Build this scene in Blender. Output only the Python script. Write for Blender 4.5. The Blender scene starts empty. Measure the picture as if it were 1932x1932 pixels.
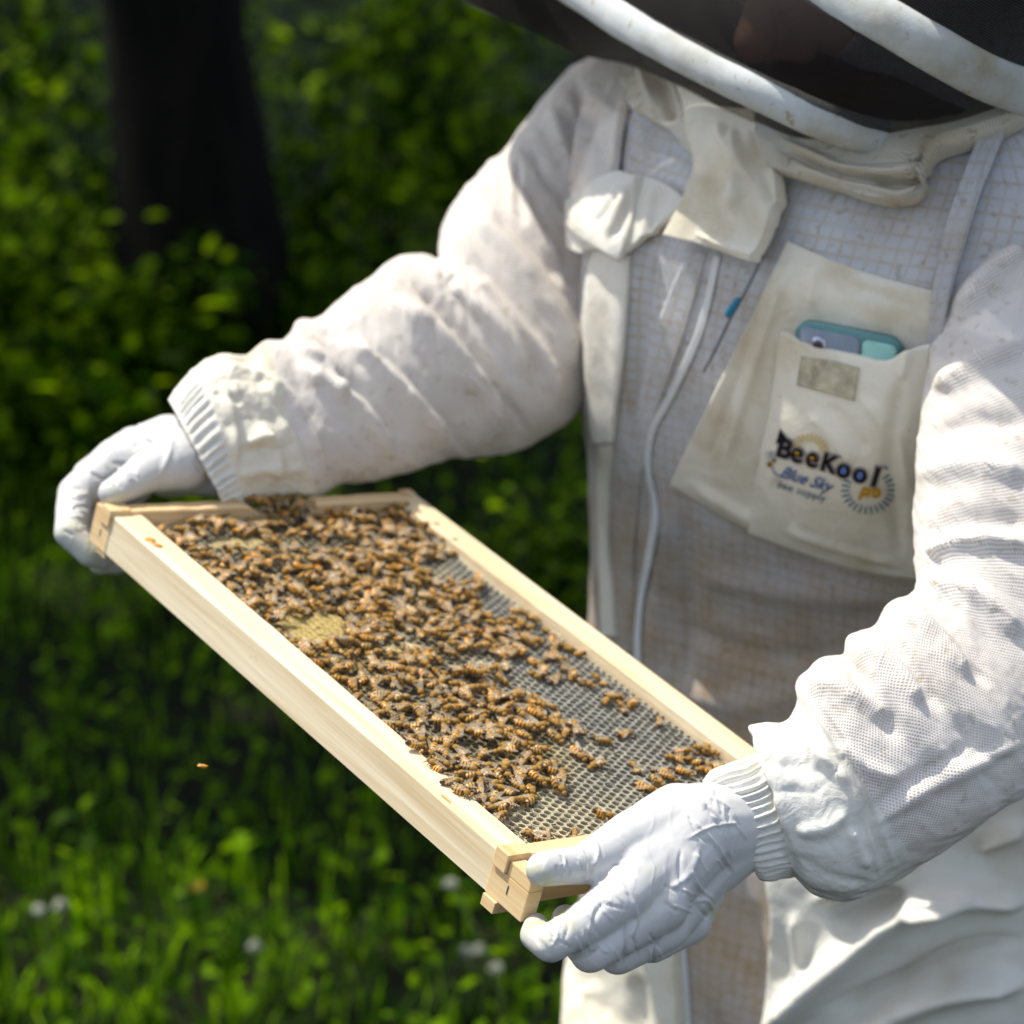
import bpy, bmesh, math, random
import numpy as np
from mathutils import Matrix, Vector
from mathutils.bvhtree import BVHTree
random.seed(7)
rng = np.random.default_rng(7)
SC = bpy.context.scene

# ------------------------------------------------------------------ camera
W0 = 1932.0                       # units in which picture measurements were taken
F = 5472.3
PITCH = math.radians(20.0)
CAMZ = 1.85
cth, sth = math.cos(PITCH), math.sin(PITCH)
CAMR = np.array([[1, 0, 0], [0, sth, -cth], [0, cth, sth]])      # columns: cam x, up, back
CAML = np.array([0.0, 0.0, CAMZ])
cam_d = bpy.data.cameras.new('camera')
cam_d.sensor_width = 36.0
cam_d.lens = F / W0 * 36.0
cam_d.clip_start = 0.05
cam_d.clip_end = 500.0
cam_d.dof.use_dof = True
cam_d.dof.focus_distance = 1.63
cam_d.dof.aperture_fstop = 6.9
cam_d.dof.aperture_blades = 9
cam = bpy.data.objects.new('camera', cam_d)
SC.collection.objects.link(cam)
M4 = Matrix([list(CAMR[i]) + [CAML[i]] for i in range(3)] + [[0, 0, 0, 1]])
cam.matrix_world = M4
SC.camera = cam
# ------------------------------------------------------------------ light
SUN_CAM = np.array([-0.36, 0.90, 0.10]); SUN_CAM /= np.linalg.norm(SUN_CAM)
SUN = CAMR @ SUN_CAM
elev = math.asin(SUN[2]); azim = math.atan2(SUN[0], SUN[1])
world = bpy.data.worlds.new("World"); SC.world = world; world.use_nodes = True
wn = world.node_tree.nodes; wl = world.node_tree.links
for n in list(wn): wn.remove(n)
sky = wn.new('ShaderNodeTexSky'); sky.sky_type = 'NISHITA'; sky.sun_disc = False
sky.sun_elevation = elev; sky.sun_rotation = azim; sky.dust_density = 2.0
bg = wn.new('ShaderNodeBackground'); bg.inputs['Strength'].default_value = 0.15
wo = wn.new('ShaderNodeOutputWorld')
hs = wn.new('ShaderNodeHueSaturation'); hs.inputs['Saturation'].default_value = 0.62; wl.new(sky.outputs[0], hs.inputs['Color']); wl.new(hs.outputs[0], bg.inputs['Color']); wl.new(bg.outputs[0], wo.inputs['Surface'])
sd = bpy.data.lights.new('sun', 'SUN'); sd.energy = 3.5; sd.angle = math.radians(0.55); sd.color = (1.0, 0.94, 0.82)
so = bpy.data.objects.new('sun', sd); SC.collection.objects.link(so)
so.rotation_euler = Vector(SUN.tolist()).to_track_quat('Z', 'Y').to_euler()
so.location = (SUN * 20).tolist()
SC.view_settings.view_transform = 'Standard'
SC.view_settings.look = 'None'
SC.view_settings.exposure = 0.68
SC.view_settings.gamma = 1.0
SC.view_settings.use_curve_mapping = False
SC.cycles.use_denoising = True
SC.cycles.max_bounces = 8
SC.cycles.transparent_max_bounces = 16

# ------------------------------------------------------------------ helpers
def P(px, py, d):
    """picture position (1932 units) and distance along the axis -> world point"""
    return CAML + CAMR @ np.array([(px - 966) / F * d, (966 - py) / F * d, -d])
def PA(a):
    a = np.asarray(a, float)
    c = np.stack([(a[..., 0] - 966) / F * a[..., 2], (966 - a[..., 1]) / F * a[..., 2], -a[..., 2]], -1)
    return CAML + c @ CAMR.T
def proj(V):
    c = (V - CAML) @ CAMR
    d = -c[..., 2]
    return np.stack([966 + c[..., 0] / d * F, 966 - c[..., 1] / d * F, d], -1)
def lin(h):
    return tuple(((int(h[i:i + 2], 16) / 255 + 0.055) / 1.055) ** 2.4 if int(h[i:i + 2], 16) > 10 else int(h[i:i + 2], 16) / 255 / 12.92 for i in (0, 2, 4)) + (1,)

def tag(o, label=None, cat=None, group=None, kind=None):
    if label: o['label'] = label
    if cat: o['category'] = cat
    if group: o['group'] = group
    if kind: o['kind'] = kind
    return o
def empty(name, loc=(0, 0, 0), parent=None):
    o = bpy.data.objects.new(name, None); SC.collection.objects.link(o)
    o.location = loc; o.empty_display_size = 0.05
    if parent: o.parent = parent
    return o
def setpar(o, parent):
    if parent is not None:
        o.parent = parent
        o.matrix_parent_inverse = MW[parent.name].inverted()
MW = {}
def link(name, me, parent=None, mw=None):
    o = bpy.data.objects.new(name, me); SC.collection.objects.link(o)
    if mw is not None: o.matrix_world = mw
    MW[o.name] = mw.copy() if mw is not None else Matrix.Identity(4)
    if parent is not None:
        o.parent = parent
        o.matrix_parent_inverse = MW[parent.name].inverted()
        o.matrix_basis = mw if mw is not None else Matrix.Identity(4)
    return o
def root(name, loc):
    o = empty(name, tuple(loc)); MW[o.name] = Matrix.Translation(tuple(loc)); return o

def mesh(name, V, Fc, mat=None, smooth=True, uv=None, mats=None, mi=None, attr=None):
    me = bpy.data.meshes.new(name)
    V = np.asarray(V, np.float32)
    if isinstance(Fc, np.ndarray):
        k = Fc.shape[1]; nf = len(Fc)
        me.vertices.add(len(V)); me.vertices.foreach_set('co', V.ravel())
        me.loops.add(nf * k); me.loops.foreach_set('vertex_index', Fc.astype(np.int32).ravel())
        me.polygons.add(nf); me.polygons.foreach_set('loop_start', np.arange(nf, dtype=np.int32) * k)
        try: me.polygons.foreach_set('loop_total', np.full(nf, k, np.int32))
        except Exception: pass
    else:
        me.from_pydata([tuple(map(float, v)) for v in V], [], [tuple(map(int, f)) for f in Fc])
    if uv is not None:
        l = me.uv_layers.new(name='UVMap')
        idx = np.empty(len(me.loops), np.int32); me.loops.foreach_get('vertex_index', idx)
        l.data.foreach_set('uv', np.asarray(uv, np.float32)[idx].ravel())
    if attr is not None:
        for an, av in attr.items():
            a = me.attributes.new(an, 'FLOAT_COLOR', 'POINT')
            av = np.asarray(av, np.float32)
            if av.ndim == 1: av = np.stack([av, av, av, np.ones_like(av)], -1)
            elif av.shape[1] == 3: av = np.concatenate([av, np.ones((len(av), 1), np.float32)], 1)
            a.data.foreach_set('color', av.ravel())
    if mats:
        for m in mats: me.materials.append(m)
    elif mat: me.materials.append(mat)
    if mi is not None: me.polygons.foreach_set('material_index', np.asarray(mi, np.int32))
    me.polygons.foreach_set('use_smooth', np.full(len(me.polygons), smooth))
    me.update(calc_edges=True); me.validate()
    return me

def grid_faces(n, m, wrap=False):
    """n rows x m columns"""
    i = np.arange(n - 1)[:, None]; j = np.arange(m if wrap else m - 1)[None, :]
    j2 = (j + 1) % m
    a = i * m + j; b = i * m + j2; c = (i + 1) * m + j2; d = (i + 1) * m + j
    return np.stack([a, b, c, d], -1).reshape(-1, 4)
def grid_normals(G, wrap=False):
    du = np.gradient(G, axis=0)
    if wrap:
        dv = (np.roll(G, -1, 1) - np.roll(G, 1, 1)) * .5
    else: dv = np.gradient(G, axis=1)
    n = np.cross(du, dv); n /= np.linalg.norm(n, axis=-1, keepdims=True) + 1e-12
    return n
def spline(pts, n, closed=False):
    """Catmull-Rom through rows of pts, n samples by chord length"""
    p = np.asarray(pts, float)
    seg = np.linalg.norm(np.diff(p[:, :3], axis=0), axis=1); seg = np.maximum(seg, 1e-9)
    t = np.concatenate([[0], np.cumsum(seg)]); t /= t[-1]
    s = np.linspace(0, 1, n)
    m = np.zeros_like(p)
    m[1:-1] = ((p[2:] - p[1:-1]) / (t[2:] - t[1:-1])[:, None] * (t[1:-1] - t[:-2])[:, None] + (p[1:-1] - p[:-2]) / (t[1:-1] - t[:-2])[:, None] * (t[2:] - t[1:-1])[:, None]) / (t[2:] - t[:-2])[:, None] if len(p) > 2 else 0
    m[0] = (p[1] - p[0]) / (t[1] - t[0]); m[-1] = (p[-1] - p[-2]) / (t[-1] - t[-2])
    k = np.clip(np.searchsorted(t, s, side='right') - 1, 0, len(p) - 2)
    h = (t[k + 1] - t[k])[:, None]; x = ((s - t[k]) / h[:, 0])[:, None]
    return (2 * x**3 - 3 * x**2 + 1) * p[k] + (x**3 - 2 * x**2 + x) * h * m[k] + (-2 * x**3 + 3 * x**2) * p[k + 1] + (x**3 - x**2) * h * m[k + 1]

_perm = np.random.default_rng(3).random(65536)
def vnoise(p, seed=0):
    """smooth value noise in -1..1, p (...,3)"""
    p = np.asarray(p, float) + 100.0 + seed * 17.31
    i = np.floor(p).astype(np.int64); f = p - i; f = f * f * f * (f * (f * 6 - 15) + 10)
    def h(a, b, c): return _perm[(a * 73856093 ^ b * 19349663 ^ c * 83492791 ^ seed * 2654435) & 65535]
    x, y, z = i[..., 0], i[..., 1], i[..., 2]; fx, fy, fz = f[..., 0], f[..., 1], f[..., 2]
    r = 0
    for dx in (0, 1):
        for dy in (0, 1):
            for dz in (0, 1):
                w = (fx if dx else 1 - fx) * (fy if dy else 1 - fy) * (fz if dz else 1 - fz)
                r = r + w * h(x + dx, y + dy, z + dz)
    return r * 2 - 1
def fbm(p, o=4, seed=0, g=0.5):
    r = 0; a = 1; s = 0
    for k in range(o):
        r = r + a * vnoise(np.asarray(p) * 2**k, seed + k); s += a; a *= g
    return r / s

def sculpt(V, N, strokes, minface=0.05):
    """Push cloth in folds. A stroke is (points in picture units, width, height in mm, kind): ridge 'r' or step 's'."""
    shp = V.shape; V = V.reshape(-1, 3).copy(); N = N.reshape(-1, 3)
    q = proj(V); view = CAML - V; view /= np.linalg.norm(view, axis=1, keepdims=True)
    face = np.clip(((N * view).sum(1) - minface) / 0.25, 0, 1)
    act = np.where(face > 0)[0]
    qa = q[act, :2]
    off = np.zeros(len(act))
    for st in strokes:
        pts, w, h = st[0], st[1], st[2]; kind = st[3] if len(st) > 3 else 'r'
        pts = np.asarray(pts, float)
        if len(pts) > 2: pts = spline(np.c_[pts, np.zeros(len(pts))], 14)[:, :2]
        lo = pts.min(0) - 3.2 * w; hi = pts.max(0) + 3.2 * w
        m = np.where((qa[:, 0] > lo[0]) & (qa[:, 0] < hi[0]) & (qa[:, 1] > lo[1]) & (qa[:, 1] < hi[1]))[0]
        if len(m) == 0: continue
        x = qa[m]; best = np.full(len(m), 1e9); sg = np.zeros(len(m)); tt = np.zeros(len(m))
        L = np.linalg.norm(np.diff(pts, axis=0), axis=1); cum = np.concatenate([[0], np.cumsum(L)]); tot = cum[-1]
        for k in range(len(pts) - 1):
            a = pts[k]; b = pts[k + 1]; ab = b - a; l2 = ab @ ab + 1e-9
            t = np.clip(((x - a) @ ab) / l2, 0, 1); c = a + t[:, None] * ab; dv = x - c
            dd = np.hypot(dv[:, 0], dv[:, 1]); s = np.sign(ab[0] * dv[:, 1] - ab[1] * dv[:, 0])
            u = dd < best; best[u] = dd[u]; sg[u] = s[u]; tt[u] = (cum[k] + t[u] * L[k]) / tot
        ww = w * (0.45 + 0.55 * np.sin(np.pi * np.clip(tt, 0.0, 1)) ** 0.5)
        z = best / ww
        tp = np.clip(np.minimum(tt, 1 - tt) * 6 + 0.05, 0, 1)
        if kind == 'r': g = np.exp(-z * z)
        elif kind == 'v': g = np.exp(-z * 1.6)               # sharp crease
        else: g = sg * z * np.exp(-z * z * 0.6) * 1.4         # step: one side up, the other down
        off[m] += g * tp * h * 0.001
    V[act] += N[act] * (off * face[act])[:, None]
    return V.reshape(shp)

# ------------------------------------------------------------------ materials
class NT:
    def __init__(s, name):
        s.m = bpy.data.materials.new(name); s.m.use_nodes = True
        s.t = s.m.node_tree; s.n = s.t.nodes; s.l = s.t.links
        for x in list(s.n): s.n.remove(x)
        s.out = s.n.new('ShaderNodeOutputMaterial')
    def node(s, ty, **k):
        x = s.n.new('ShaderNode' + ty)
        for a, b in k.items(): setattr(x, a, b)
        return x
    def lk(s, a, b): s.l.new(a, b)
    def val(s, x, v):
        if hasattr(v, 'is_linked') or hasattr(v, 'links'): s.lk(v, x)
        else: x.default_value = v
    def math(s, op, a, b=0.0, c=None, clamp=False):
        x = s.node('Math', operation=op, use_clamp=clamp); s.val(x.inputs[0], a); s.val(x.inputs[1], b)
        if c is not None: s.val(x.inputs[2], c)
        return x.outputs[0]
    def mix(s, f, a, b, bt='MIX'):
        x = s.node('Mix', data_type='RGBA', blend_type=bt); s.val(x.inputs[0], f); s.val(x.inputs[6], a); s.val(x.inputs[7], b)
        return x.outputs[2]
    def noise(s, vec, sc, det=3, rough=0.55, dist=0.0):
        x = s.node('TexNoise'); x.inputs['Scale'].default_value = sc; x.inputs['Detail'].default_value = det
        x.inputs['Roughness'].default_value = rough; x.inputs['Distortion'].default_value = dist
        if vec is not None: s.lk(vec, x.inputs['Vector'])
        return x.outputs['Fac']
    def ramp(s, f, stops):
        x = s.node('ValToRGB'); e = x.color_ramp.elements
        while len(e) < len(stops): e.new(0.5)
        for i, (p, c) in enumerate(stops):
            e[i].position = p; e[i].color = c if isinstance(c, tuple) else (c, c, c, 1)
        s.lk(f, x.inputs[0]); return x.outputs[0]
    def maprange(s, f, a, b, c=0.0, d=1.0):
        x = s.node('MapRange'); s.lk(f, x.inputs[0])
        for i, v in enumerate((a, b, c, d)): x.inputs[i + 1].default_value = v
        return x.outputs[0]
    def obj(s): return s.node('TexCoord').outputs['Object']
    def uv(s): return s.node('UVMap').outputs[0]
    def scale(s, vec, v):
        x = s.node('VectorMath', operation='MULTIPLY'); s.lk(vec, x.inputs[0]); x.inputs[1].default_value = v; return x.outputs[0]
    def bsdf(s, col, rough=0.6, bump=None, bd=0.001, bs=1.0, spec=0.3, **k):
        b = s.node('BsdfPrincipled'); s.val(b.inputs['Base Color'], col); s.val(b.inputs['Roughness'], rough)
        b.inputs['Specular IOR Level'].default_value = spec
        for a, v in k.items():
            s.val(b.inputs[a.replace('_', ' ')], v)
        if bump is not None:
            x = s.node('Bump'); x.inputs['Distance'].default_value = bd; x.inputs['Strength'].default_value = bs
            s.lk(bump, x.inputs['Height']); s.lk(x.outputs[0], b.inputs['Normal'])
        s.lk(b.outputs[0], s.out.inputs['Surface']); return b

def mat_plain(name, col, rough=0.6, spec=0.3, bump=None, var=0.12, vs=30, **k):
    t = NT(name); o = t.obj(); n = t.noise(o, vs, 4)
    c = t.mix(t.maprange(n, .3, .7), tuple(x * (1 - var) for x in col[:3]) + (1,), tuple(min(1, x * (1 + var)) for x in col[:3]) + (1,))
    h = t.noise(o, bump, 3) if bump else None
    t.bsdf(c, rough, h, 0.0006, 1.0, spec, **k); return t.m

def mat_mesh_cloth(name, base, hole, pitch, stain=None, stain_amt=0.0, grid=None, gridcol=None, translucent=0.0, zrange=None, depth=0.0012):
    """ventilated cloth: little staggered holes from UV in metres, optional wider tan grid, dirt from noise"""
    t = NT(name); uv = t.uv(); o = t.obj()
    sp = t.node('SeparateXYZ')
    wob = t.node('TexNoise'); wob.inputs['Scale'].default_value = 35; t.lk(uv, wob.inputs['Vector'])
    wv = t.node('VectorMath', operation='MULTIPLY_ADD'); t.lk(wob.outputs['Color'], wv.inputs[0]); wv.inputs[1].default_value = (pitch * .8,) * 3; t.lk(uv, wv.inputs[2])
    t.lk(wv.outputs[0], sp.inputs[0]); u, v = sp.outputs[0], sp.outputs[1]
    k = 2 * math.pi / pitch
    a = t.math('SINE', t.math('MULTIPLY', t.math('ADD', u, v), k * .7)); b = t.math('SINE', t.math('MULTIPLY', t.math('SUBTRACT', u, v), k * 0.7))
    c = t.math('MULTIPLY', a, b)                              # staggered cells
    holef = t.maprange(t.math('ABSOLUTE', c), 0.35, 0.8)
    big = t.noise(o, 9, 4, .6); fine = t.noise(o, 300, 2, .5)
    col = t.mix(t.math('MULTIPLY', holef, t.maprange(t.noise(o, 22, 2), .35, .65, .45, 1.0)), base, hole)
    if grid:
        kg = math.pi / grid; wide = 1
        gu = t.math('POWER', t.math('ABSOLUTE', t.math('COSINE', t.math('MULTIPLY', u, kg))), 14)
        gv = t.math('POWER', t.math('ABSOLUTE', t.math('COSINE', t.math('MULTIPLY', v, kg))), 14)
        g = t.math('MAXIMUM', gu, gv)
        g = t.math('MULTIPLY', g, t.maprange(t.noise(o, 60, 2), .3, .65, .15, .75))
        col = t.mix(g, col, gridcol)
    if stain:
        sf = t.math('MULTIPLY', t.maprange(big, .42, .72), stain_amt)
        if zrange:
            z = t.node('SeparateXYZ'); t.lk(o, z.inputs[0])
            zz = t.math('ADD', z.outputs[2], t.math('MULTIPLY', t.math('SUBTRACT', big, .5), .16))
            sf = t.math('ADD', sf, t.maprange(zz, zrange[0], zrange[1], zrange[2], 0.0), clamp=True)
        col = t.mix(t.math('MULTIPLY', sf, t.maprange(t.noise(o, 26, 4, .65), .3, .62, .45, 1.0)), col, t.mix(1.0, col, stain, 'MULTIPLY'))
        spk = t.math('MULTIPLY', t.maprange(t.noise(o, 130, 2, .6), .60, .70), 0.7 * stain_amt)
        col = t.mix(spk, col, (.30, .20, .09, 1))
    h = t.math('ADD', t.math('MULTIPLY', holef, -1.0), t.math('MULTIPLY', fine, 0.5))
    bs = t.bsdf(col, 0.85, h, depth, 0.8, 0.15, Sheen_Weight=0.08)
    return t.m

def mat_cotton(name, base, stain=(0.62, 0.50, 0.30, 1), amt=0.35, wr=1.0, spt=.70):
    t = NT(name); o = t.obj()
    big = t.noise(o, 11, 5, .62); fine = t.noise(o, 900, 2); mid = t.noise(o, 60, 4, .6, .8)
    col = t.mix(t.math('MULTIPLY', t.maprange(big, .48, .75), amt), base, t.mix(1.0, base, stain, 'MULTIPLY'))
    spk = t.math('MULTIPLY', t.maprange(t.noise(o, 110, 3, .7), spt, spt + .05), .7)
    col = t.mix(spk, col, (.33, .24, .11, 1))
    h = t.math('ADD', t.math('MULTIPLY', fine, 0.25), t.math('MULTIPLY', mid, 1.6 * wr))
    t.bsdf(col, 0.8, h, 0.0012, 0.7, 0.2, Sheen_Weight=0.05); return t.m

def mat_wood(name, base, ring, dirt=0.3):
    t = NT(name); o = t.obj()
    st = t.scale(o, (4, 90, 90)); n1 = t.noise(st, 1.0, 4, .6, .6)
    st2 = t.scale(o, (10, 420, 420)); n2 = t.noise(st2, 1.0, 2)
    col = t.mix(t.maprange(n1, .38, .68), base, ring)
    col = t.mix(t.math('MULTIPLY', t.maprange(n2, .5, .8), .25), col, tuple(x * .75 for x in ring[:3]) + (1,))
    spot = t.math('MULTIPLY', t.maprange(t.noise(o, 28, 4, .7), .70, .78), dirt)
    col = t.mix(spot, col, (.52, .26, .05, 1))
    t.bsdf(col, 0.55, t.math('ADD', n1, t.math('MULTIPLY', n2, .5)), 0.0004, .6, .35); return t.m

def mat_leaf(name, c1, c2, trans=0.45, rough=.45, pw=3.0):
    t = NT(name); g = t.node('NewGeometry'); r = g.outputs['Random Per Island']
    col = t.mix(t.math('POWER', r, pw), c1, c2)
    d = t.node('BsdfPrincipled'); t.lk(col, d.inputs['Base Color']); d.inputs['Roughness'].default_value = rough; d.inputs['Specular IOR Level'].default_value = .03
    tr = t.node('BsdfTranslucent'); c3 = t.mix(1.0, col, (2.3, 2.1, .5, 1), 'MULTIPLY'); t.lk(c3, tr.inputs['Color'])
    mx = t.node('MixShader'); mx.inputs[0].default_value = trans; t.lk(d.outputs[0], mx.inputs[1]); t.lk(tr.outputs[0], mx.inputs[2])
    t.lk(mx.outputs[0], t.out.inputs['Surface']); return t.m

m_wood = mat_wood('pine', (.84, .73, .52, 1), (.64, .48, .27, 1), .6)
m_wood2 = mat_wood('pine_end', (.80, .60, .34, 1), (.66, .43, .19, 1), .5)
m_propolis = mat_plain('propolis', (.50, .25, .04, 1), .35, .5, 200)
m_glove = None
m_cotton = mat_cotton('cotton', (.73, .715, .655, 1), amt=.5)
m_cream = mat_cotton('cream_cotton', (.74, .70, .59, 1), amt=.8)
m_sleeve = mat_mesh_cloth('sleeve_mesh', (.79, .745, .695, 1), (.47, .42, .38, 1), .0034, (.80, .69, .60, 1), .45, depth=.0003)
m_chest = mat_mesh_cloth('chest_mesh', (.69, .715, .75, 1), (.40, .44, .52, 1), .0026, (.76, .58, .40, 1), .6, .0095, (.54, .45, .33, 1), zrange=(1.03, 1.20, 1.0), depth=.0008)

def box(x0, x1, y0, y1, z0, z1):
    V = np.array([[x, y, z] for x in (x0, x1) for y in (y0, y1) for z in (z0, z1)], float)
    Fq = [(0, 1, 3, 2), (4, 6, 7, 5), (0, 4, 5, 1), (2, 3, 7, 6), (0, 2, 6, 4), (1, 5, 7, 3)]
    return V, Fq
def bevel_box(name, dims, mat, bev=.0006, parent=None, mw=None):
    V, Fq = box(*dims); bm = bmesh.new(); vs = [bm.verts.new(v) for v in V]
    for f in Fq: bm.faces.new([vs[i] for i in f])
    bmesh.ops.recalc_face_normals(bm, faces=bm.faces)
    bmesh.ops.bevel(bm, geom=list(bm.edges), offset=bev, segments=2, affect='EDGES', profile=.6)
    me = bpy.data.meshes.new(name); bm.to_mesh(me); bm.free(); me.materials.append(mat)
    return link(name, me, parent, mw)

# ================================================================== GROUND AND WOODLAND
GW, GH = 161, 161
gx = np.sign(np.linspace(-1, 1, GW)) * np.abs(np.linspace(-1, 1, GW)) ** 3 * 150
gy = np.sign(np.linspace(-1, 1, GH)) * np.abs(np.linspace(-1, 1, GH)) ** 3 * 150 + 5
XX, YY = np.meshgrid(gx, gy, indexing='ij')
def ground_z(x, y):
    x = np.asarray(x, float); y = np.asarray(y, float)
    p = np.stack([x * .5, y * .5, np.zeros_like(x)], -1)
    return 0.05 * fbm(p, 3, 5) * np.clip((np.hypot(x - .3, y - 2) - .5) / 1.5, 0, 1)
t = NT('soil'); o = t.obj(); n = t.noise(o, 6, 6, .65); n2 = t.noise(o, 60, 3)
t.bsdf(t.mix(t.maprange(n, .35, .65), (.005, .011, .003, 1), (.012, .011, .006, 1)), .95, n2, .02, 1, .1); m_soil = t.m
ZZ = ground_z(XX, YY)
G = np.stack([XX, YY, ZZ], -1)
gr = link('ground', mesh('ground', G.reshape(-1, 3), grid_faces(GW, GH)[:, ::-1], m_soil)); tag(gr, 'dark woodland soil and low green growth under the grass', kind='structure')

m_grass = mat_leaf('grass_blades', (.009, .042, .0005, 1), (.15, .30, .003, 1), .5, pw=1.6)
m_clover = mat_leaf('clover', (.009, .042, .0005, 1), (.17, .32, .004, 1), .5, pw=1.6)
m_bush = mat_leaf('bush_leaves', (.006, .026, .0005, 1), (.20, .34, .004, 1), .5)
m_canopy = mat_leaf('canopy_leaves', (.02, .055, .010, 1), (.04, .08, .015, 1), .25)
m_petal = mat_plain('white_petals', (.34, .35, .28, 1), .7, .1)
m_yellow = mat_plain('yellow_petals', (.45, .32, .03, 1), .6, .2)
m_stem = mat_plain('green_stem', (.16, .22, .05, 1), .6)
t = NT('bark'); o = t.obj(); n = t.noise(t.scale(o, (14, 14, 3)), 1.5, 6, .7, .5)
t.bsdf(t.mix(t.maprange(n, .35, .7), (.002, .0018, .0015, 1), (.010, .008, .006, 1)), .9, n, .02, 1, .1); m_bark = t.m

def leaves(C, size, mat, name, seed=0, up=0.35, curl=.25, rot=None):
    """leaf blades (two bent quads each) centred at C (n,3) with random pose"""
    r = np.random.default_rng(seed); n = len(C)
    nr = r.normal(0, 1, (n, 3)); nr[:, 2] = np.abs(nr[:, 2]) * (1 + up * 3) + up
    nr /= np.linalg.norm(nr, axis=1, keepdims=True)
    a = r.normal(0, 1, (n, 3)); a -= (a * nr).sum(1, keepdims=True) * nr; a /= np.linalg.norm(a, axis=1, keepdims=True)
    b = np.cross(nr, a); s = (size * r.uniform(.6, 1.3, n))[:, None]
    w = .34
    pts = [C - a * s * .5, C + b * s * w * .9 - a * s * .1 + nr * s * curl * .3, C - a * s * .05, C - b * s * w * .9 - a * s * .1 + nr * s * curl * .3,
           C + b * s * w * .6 + a * s * .28 + nr * s * curl * .15, C + a * s * .55 - nr * s * curl * .4, C - b * s * w * .6 + a * s * .28 + nr * s * curl * .15]
    V = np.stack(pts, 1).reshape(-1, 3); k = np.arange(n)[:, None] * 7
    Fq = np.concatenate([k + np.array([[0, 2, 1, 1]]), ], 0)
    quads = np.concatenate([k + np.array([0, 1, 2, 3]) * 0 + np.array([0, 1, 4, 2]), k + np.array([0, 2, 6, 3]), k + np.array([2, 4, 5, 6])], 0)
    return V, quads
def blades(x, y, h, wdt, lean, seed):
    r = np.random.default_rng(seed); n = len(x)
    z = ground_z(x, y); B = np.stack([x, y, z], -1); az = r.uniform(0, 2 * np.pi, n)
    d = np.stack([np.cos(az), np.sin(az), np.zeros(n)], -1); s = np.stack([-np.sin(az), np.cos(az), np.zeros(n)], -1)
    h = h[:, None]; ln = (lean * r.uniform(.2, 1.4, n))[:, None] * h; w = wdt[:, None]; up = np.array([0, 0, 1.0])
    p1 = B + up * h * .5 + d * ln * .25; p2 = B + up * h * .85 + d * ln * .7; p3 = B + up * h * (1 - .15 * r.random((n, 1))) + d * ln * 1.1
    V = np.stack([B - s * w * .5, B + s * w * .5, p1 - s * w * .5, p1 + s * w * .5, p2 - s * w * .33, p2 + s * w * .33, p3 - s * w * .05, p3 + s * w * .05], 1).reshape(-1, 3)
    k = np.arange(n)[:, None] * 8
    return V, np.concatenate([k + np.array([0, 1, 3, 2]), k + np.array([2, 3, 5, 4]), k + np.array([4, 5, 7, 6])], 0)

# grass (densest where the lens looks)
n = 75000
y = 2.2 + 11 * rng.random(n) ** 1.6; x = (rng.random(n) - .5) * (2.2 + .75 * y)
dens = fbm(np.stack([x * 1.3, y * 1.3, x * 0], -1), 3, 9)
h = (.03 + .06 * rng.random(n)) * (1 + .7 * np.clip(dens, -.6, 1)); keep = (rng.random(n) < (.75 + dens) * np.clip(1.25 - (y - 3.6) / 2.2, .06, 1))
x, y, h = x[keep], y[keep], h[keep]
V, Fq = blades(x, y, h, .0035 + .004 * rng.random(len(x)), .55, 11)
g = link('grass', mesh('grass', V, Fq, m_grass)); tag(g, 'long green grass growing over the ground behind the beekeeper', 'grass', kind='stuff')
n = 26000
y = 2.2 + 9 * rng.random(n) ** 1.3; x = (rng.random(n) - .5) * (2.2 + .75 * y)
z = ground_z(x, y) + .02 + .10 * rng.random(n) ** .8
V, Fq = leaves(np.stack([x, y, z], -1), .026, None, '', 12, .5)
g = link('ground_cover', mesh('ground_cover', V, Fq, m_clover)); tag(g, 'small rounded green leaves of ground cover among the grass', 'ground cover', kind='stuff')

def tube_mesh(path, rad, seg=12, noise=0, seed=0):
    path = np.asarray(path, float); rad = np.asarray(rad, float)
    tg = np.gradient(path, axis=0); tg /= np.linalg.norm(tg, axis=1, keepdims=True)
    ref = np.array([0.31, .95, .02]); 
    a = np.cross(tg, ref); bad = np.linalg.norm(a, axis=1) < .1; a[bad] = np.cross(tg[bad], [1, 0, 0]); a /= np.linalg.norm(a, axis=1, keepdims=True); b = np.cross(tg, a)
    th = np.linspace(0, 2 * np.pi, seg, endpoint=False)
    R = rad[:, None] * np.ones(seg)
    V = path[:, None] + R[..., None] * (np.cos(th)[None, :, None] * a[:, None] + np.sin(th)[None, :, None] * b[:, None])
    if noise:
        nz = fbm(np.concatenate([V / (rad.max() * 1.2)], -1), 3, seed); V += (V - path[:, None]) * nz[..., None] * noise
    return V.reshape(-1, 3), grid_faces(len(path), seg, True)
def merge(parts):
    Vs, Fs, k = [], [], 0
    for V, Fq in parts:
        Fq = np.asarray(Fq); Vs.append(V); Fs.append(Fq + k); k += len(V)
    return np.concatenate(Vs), np.concatenate(Fs)

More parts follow.
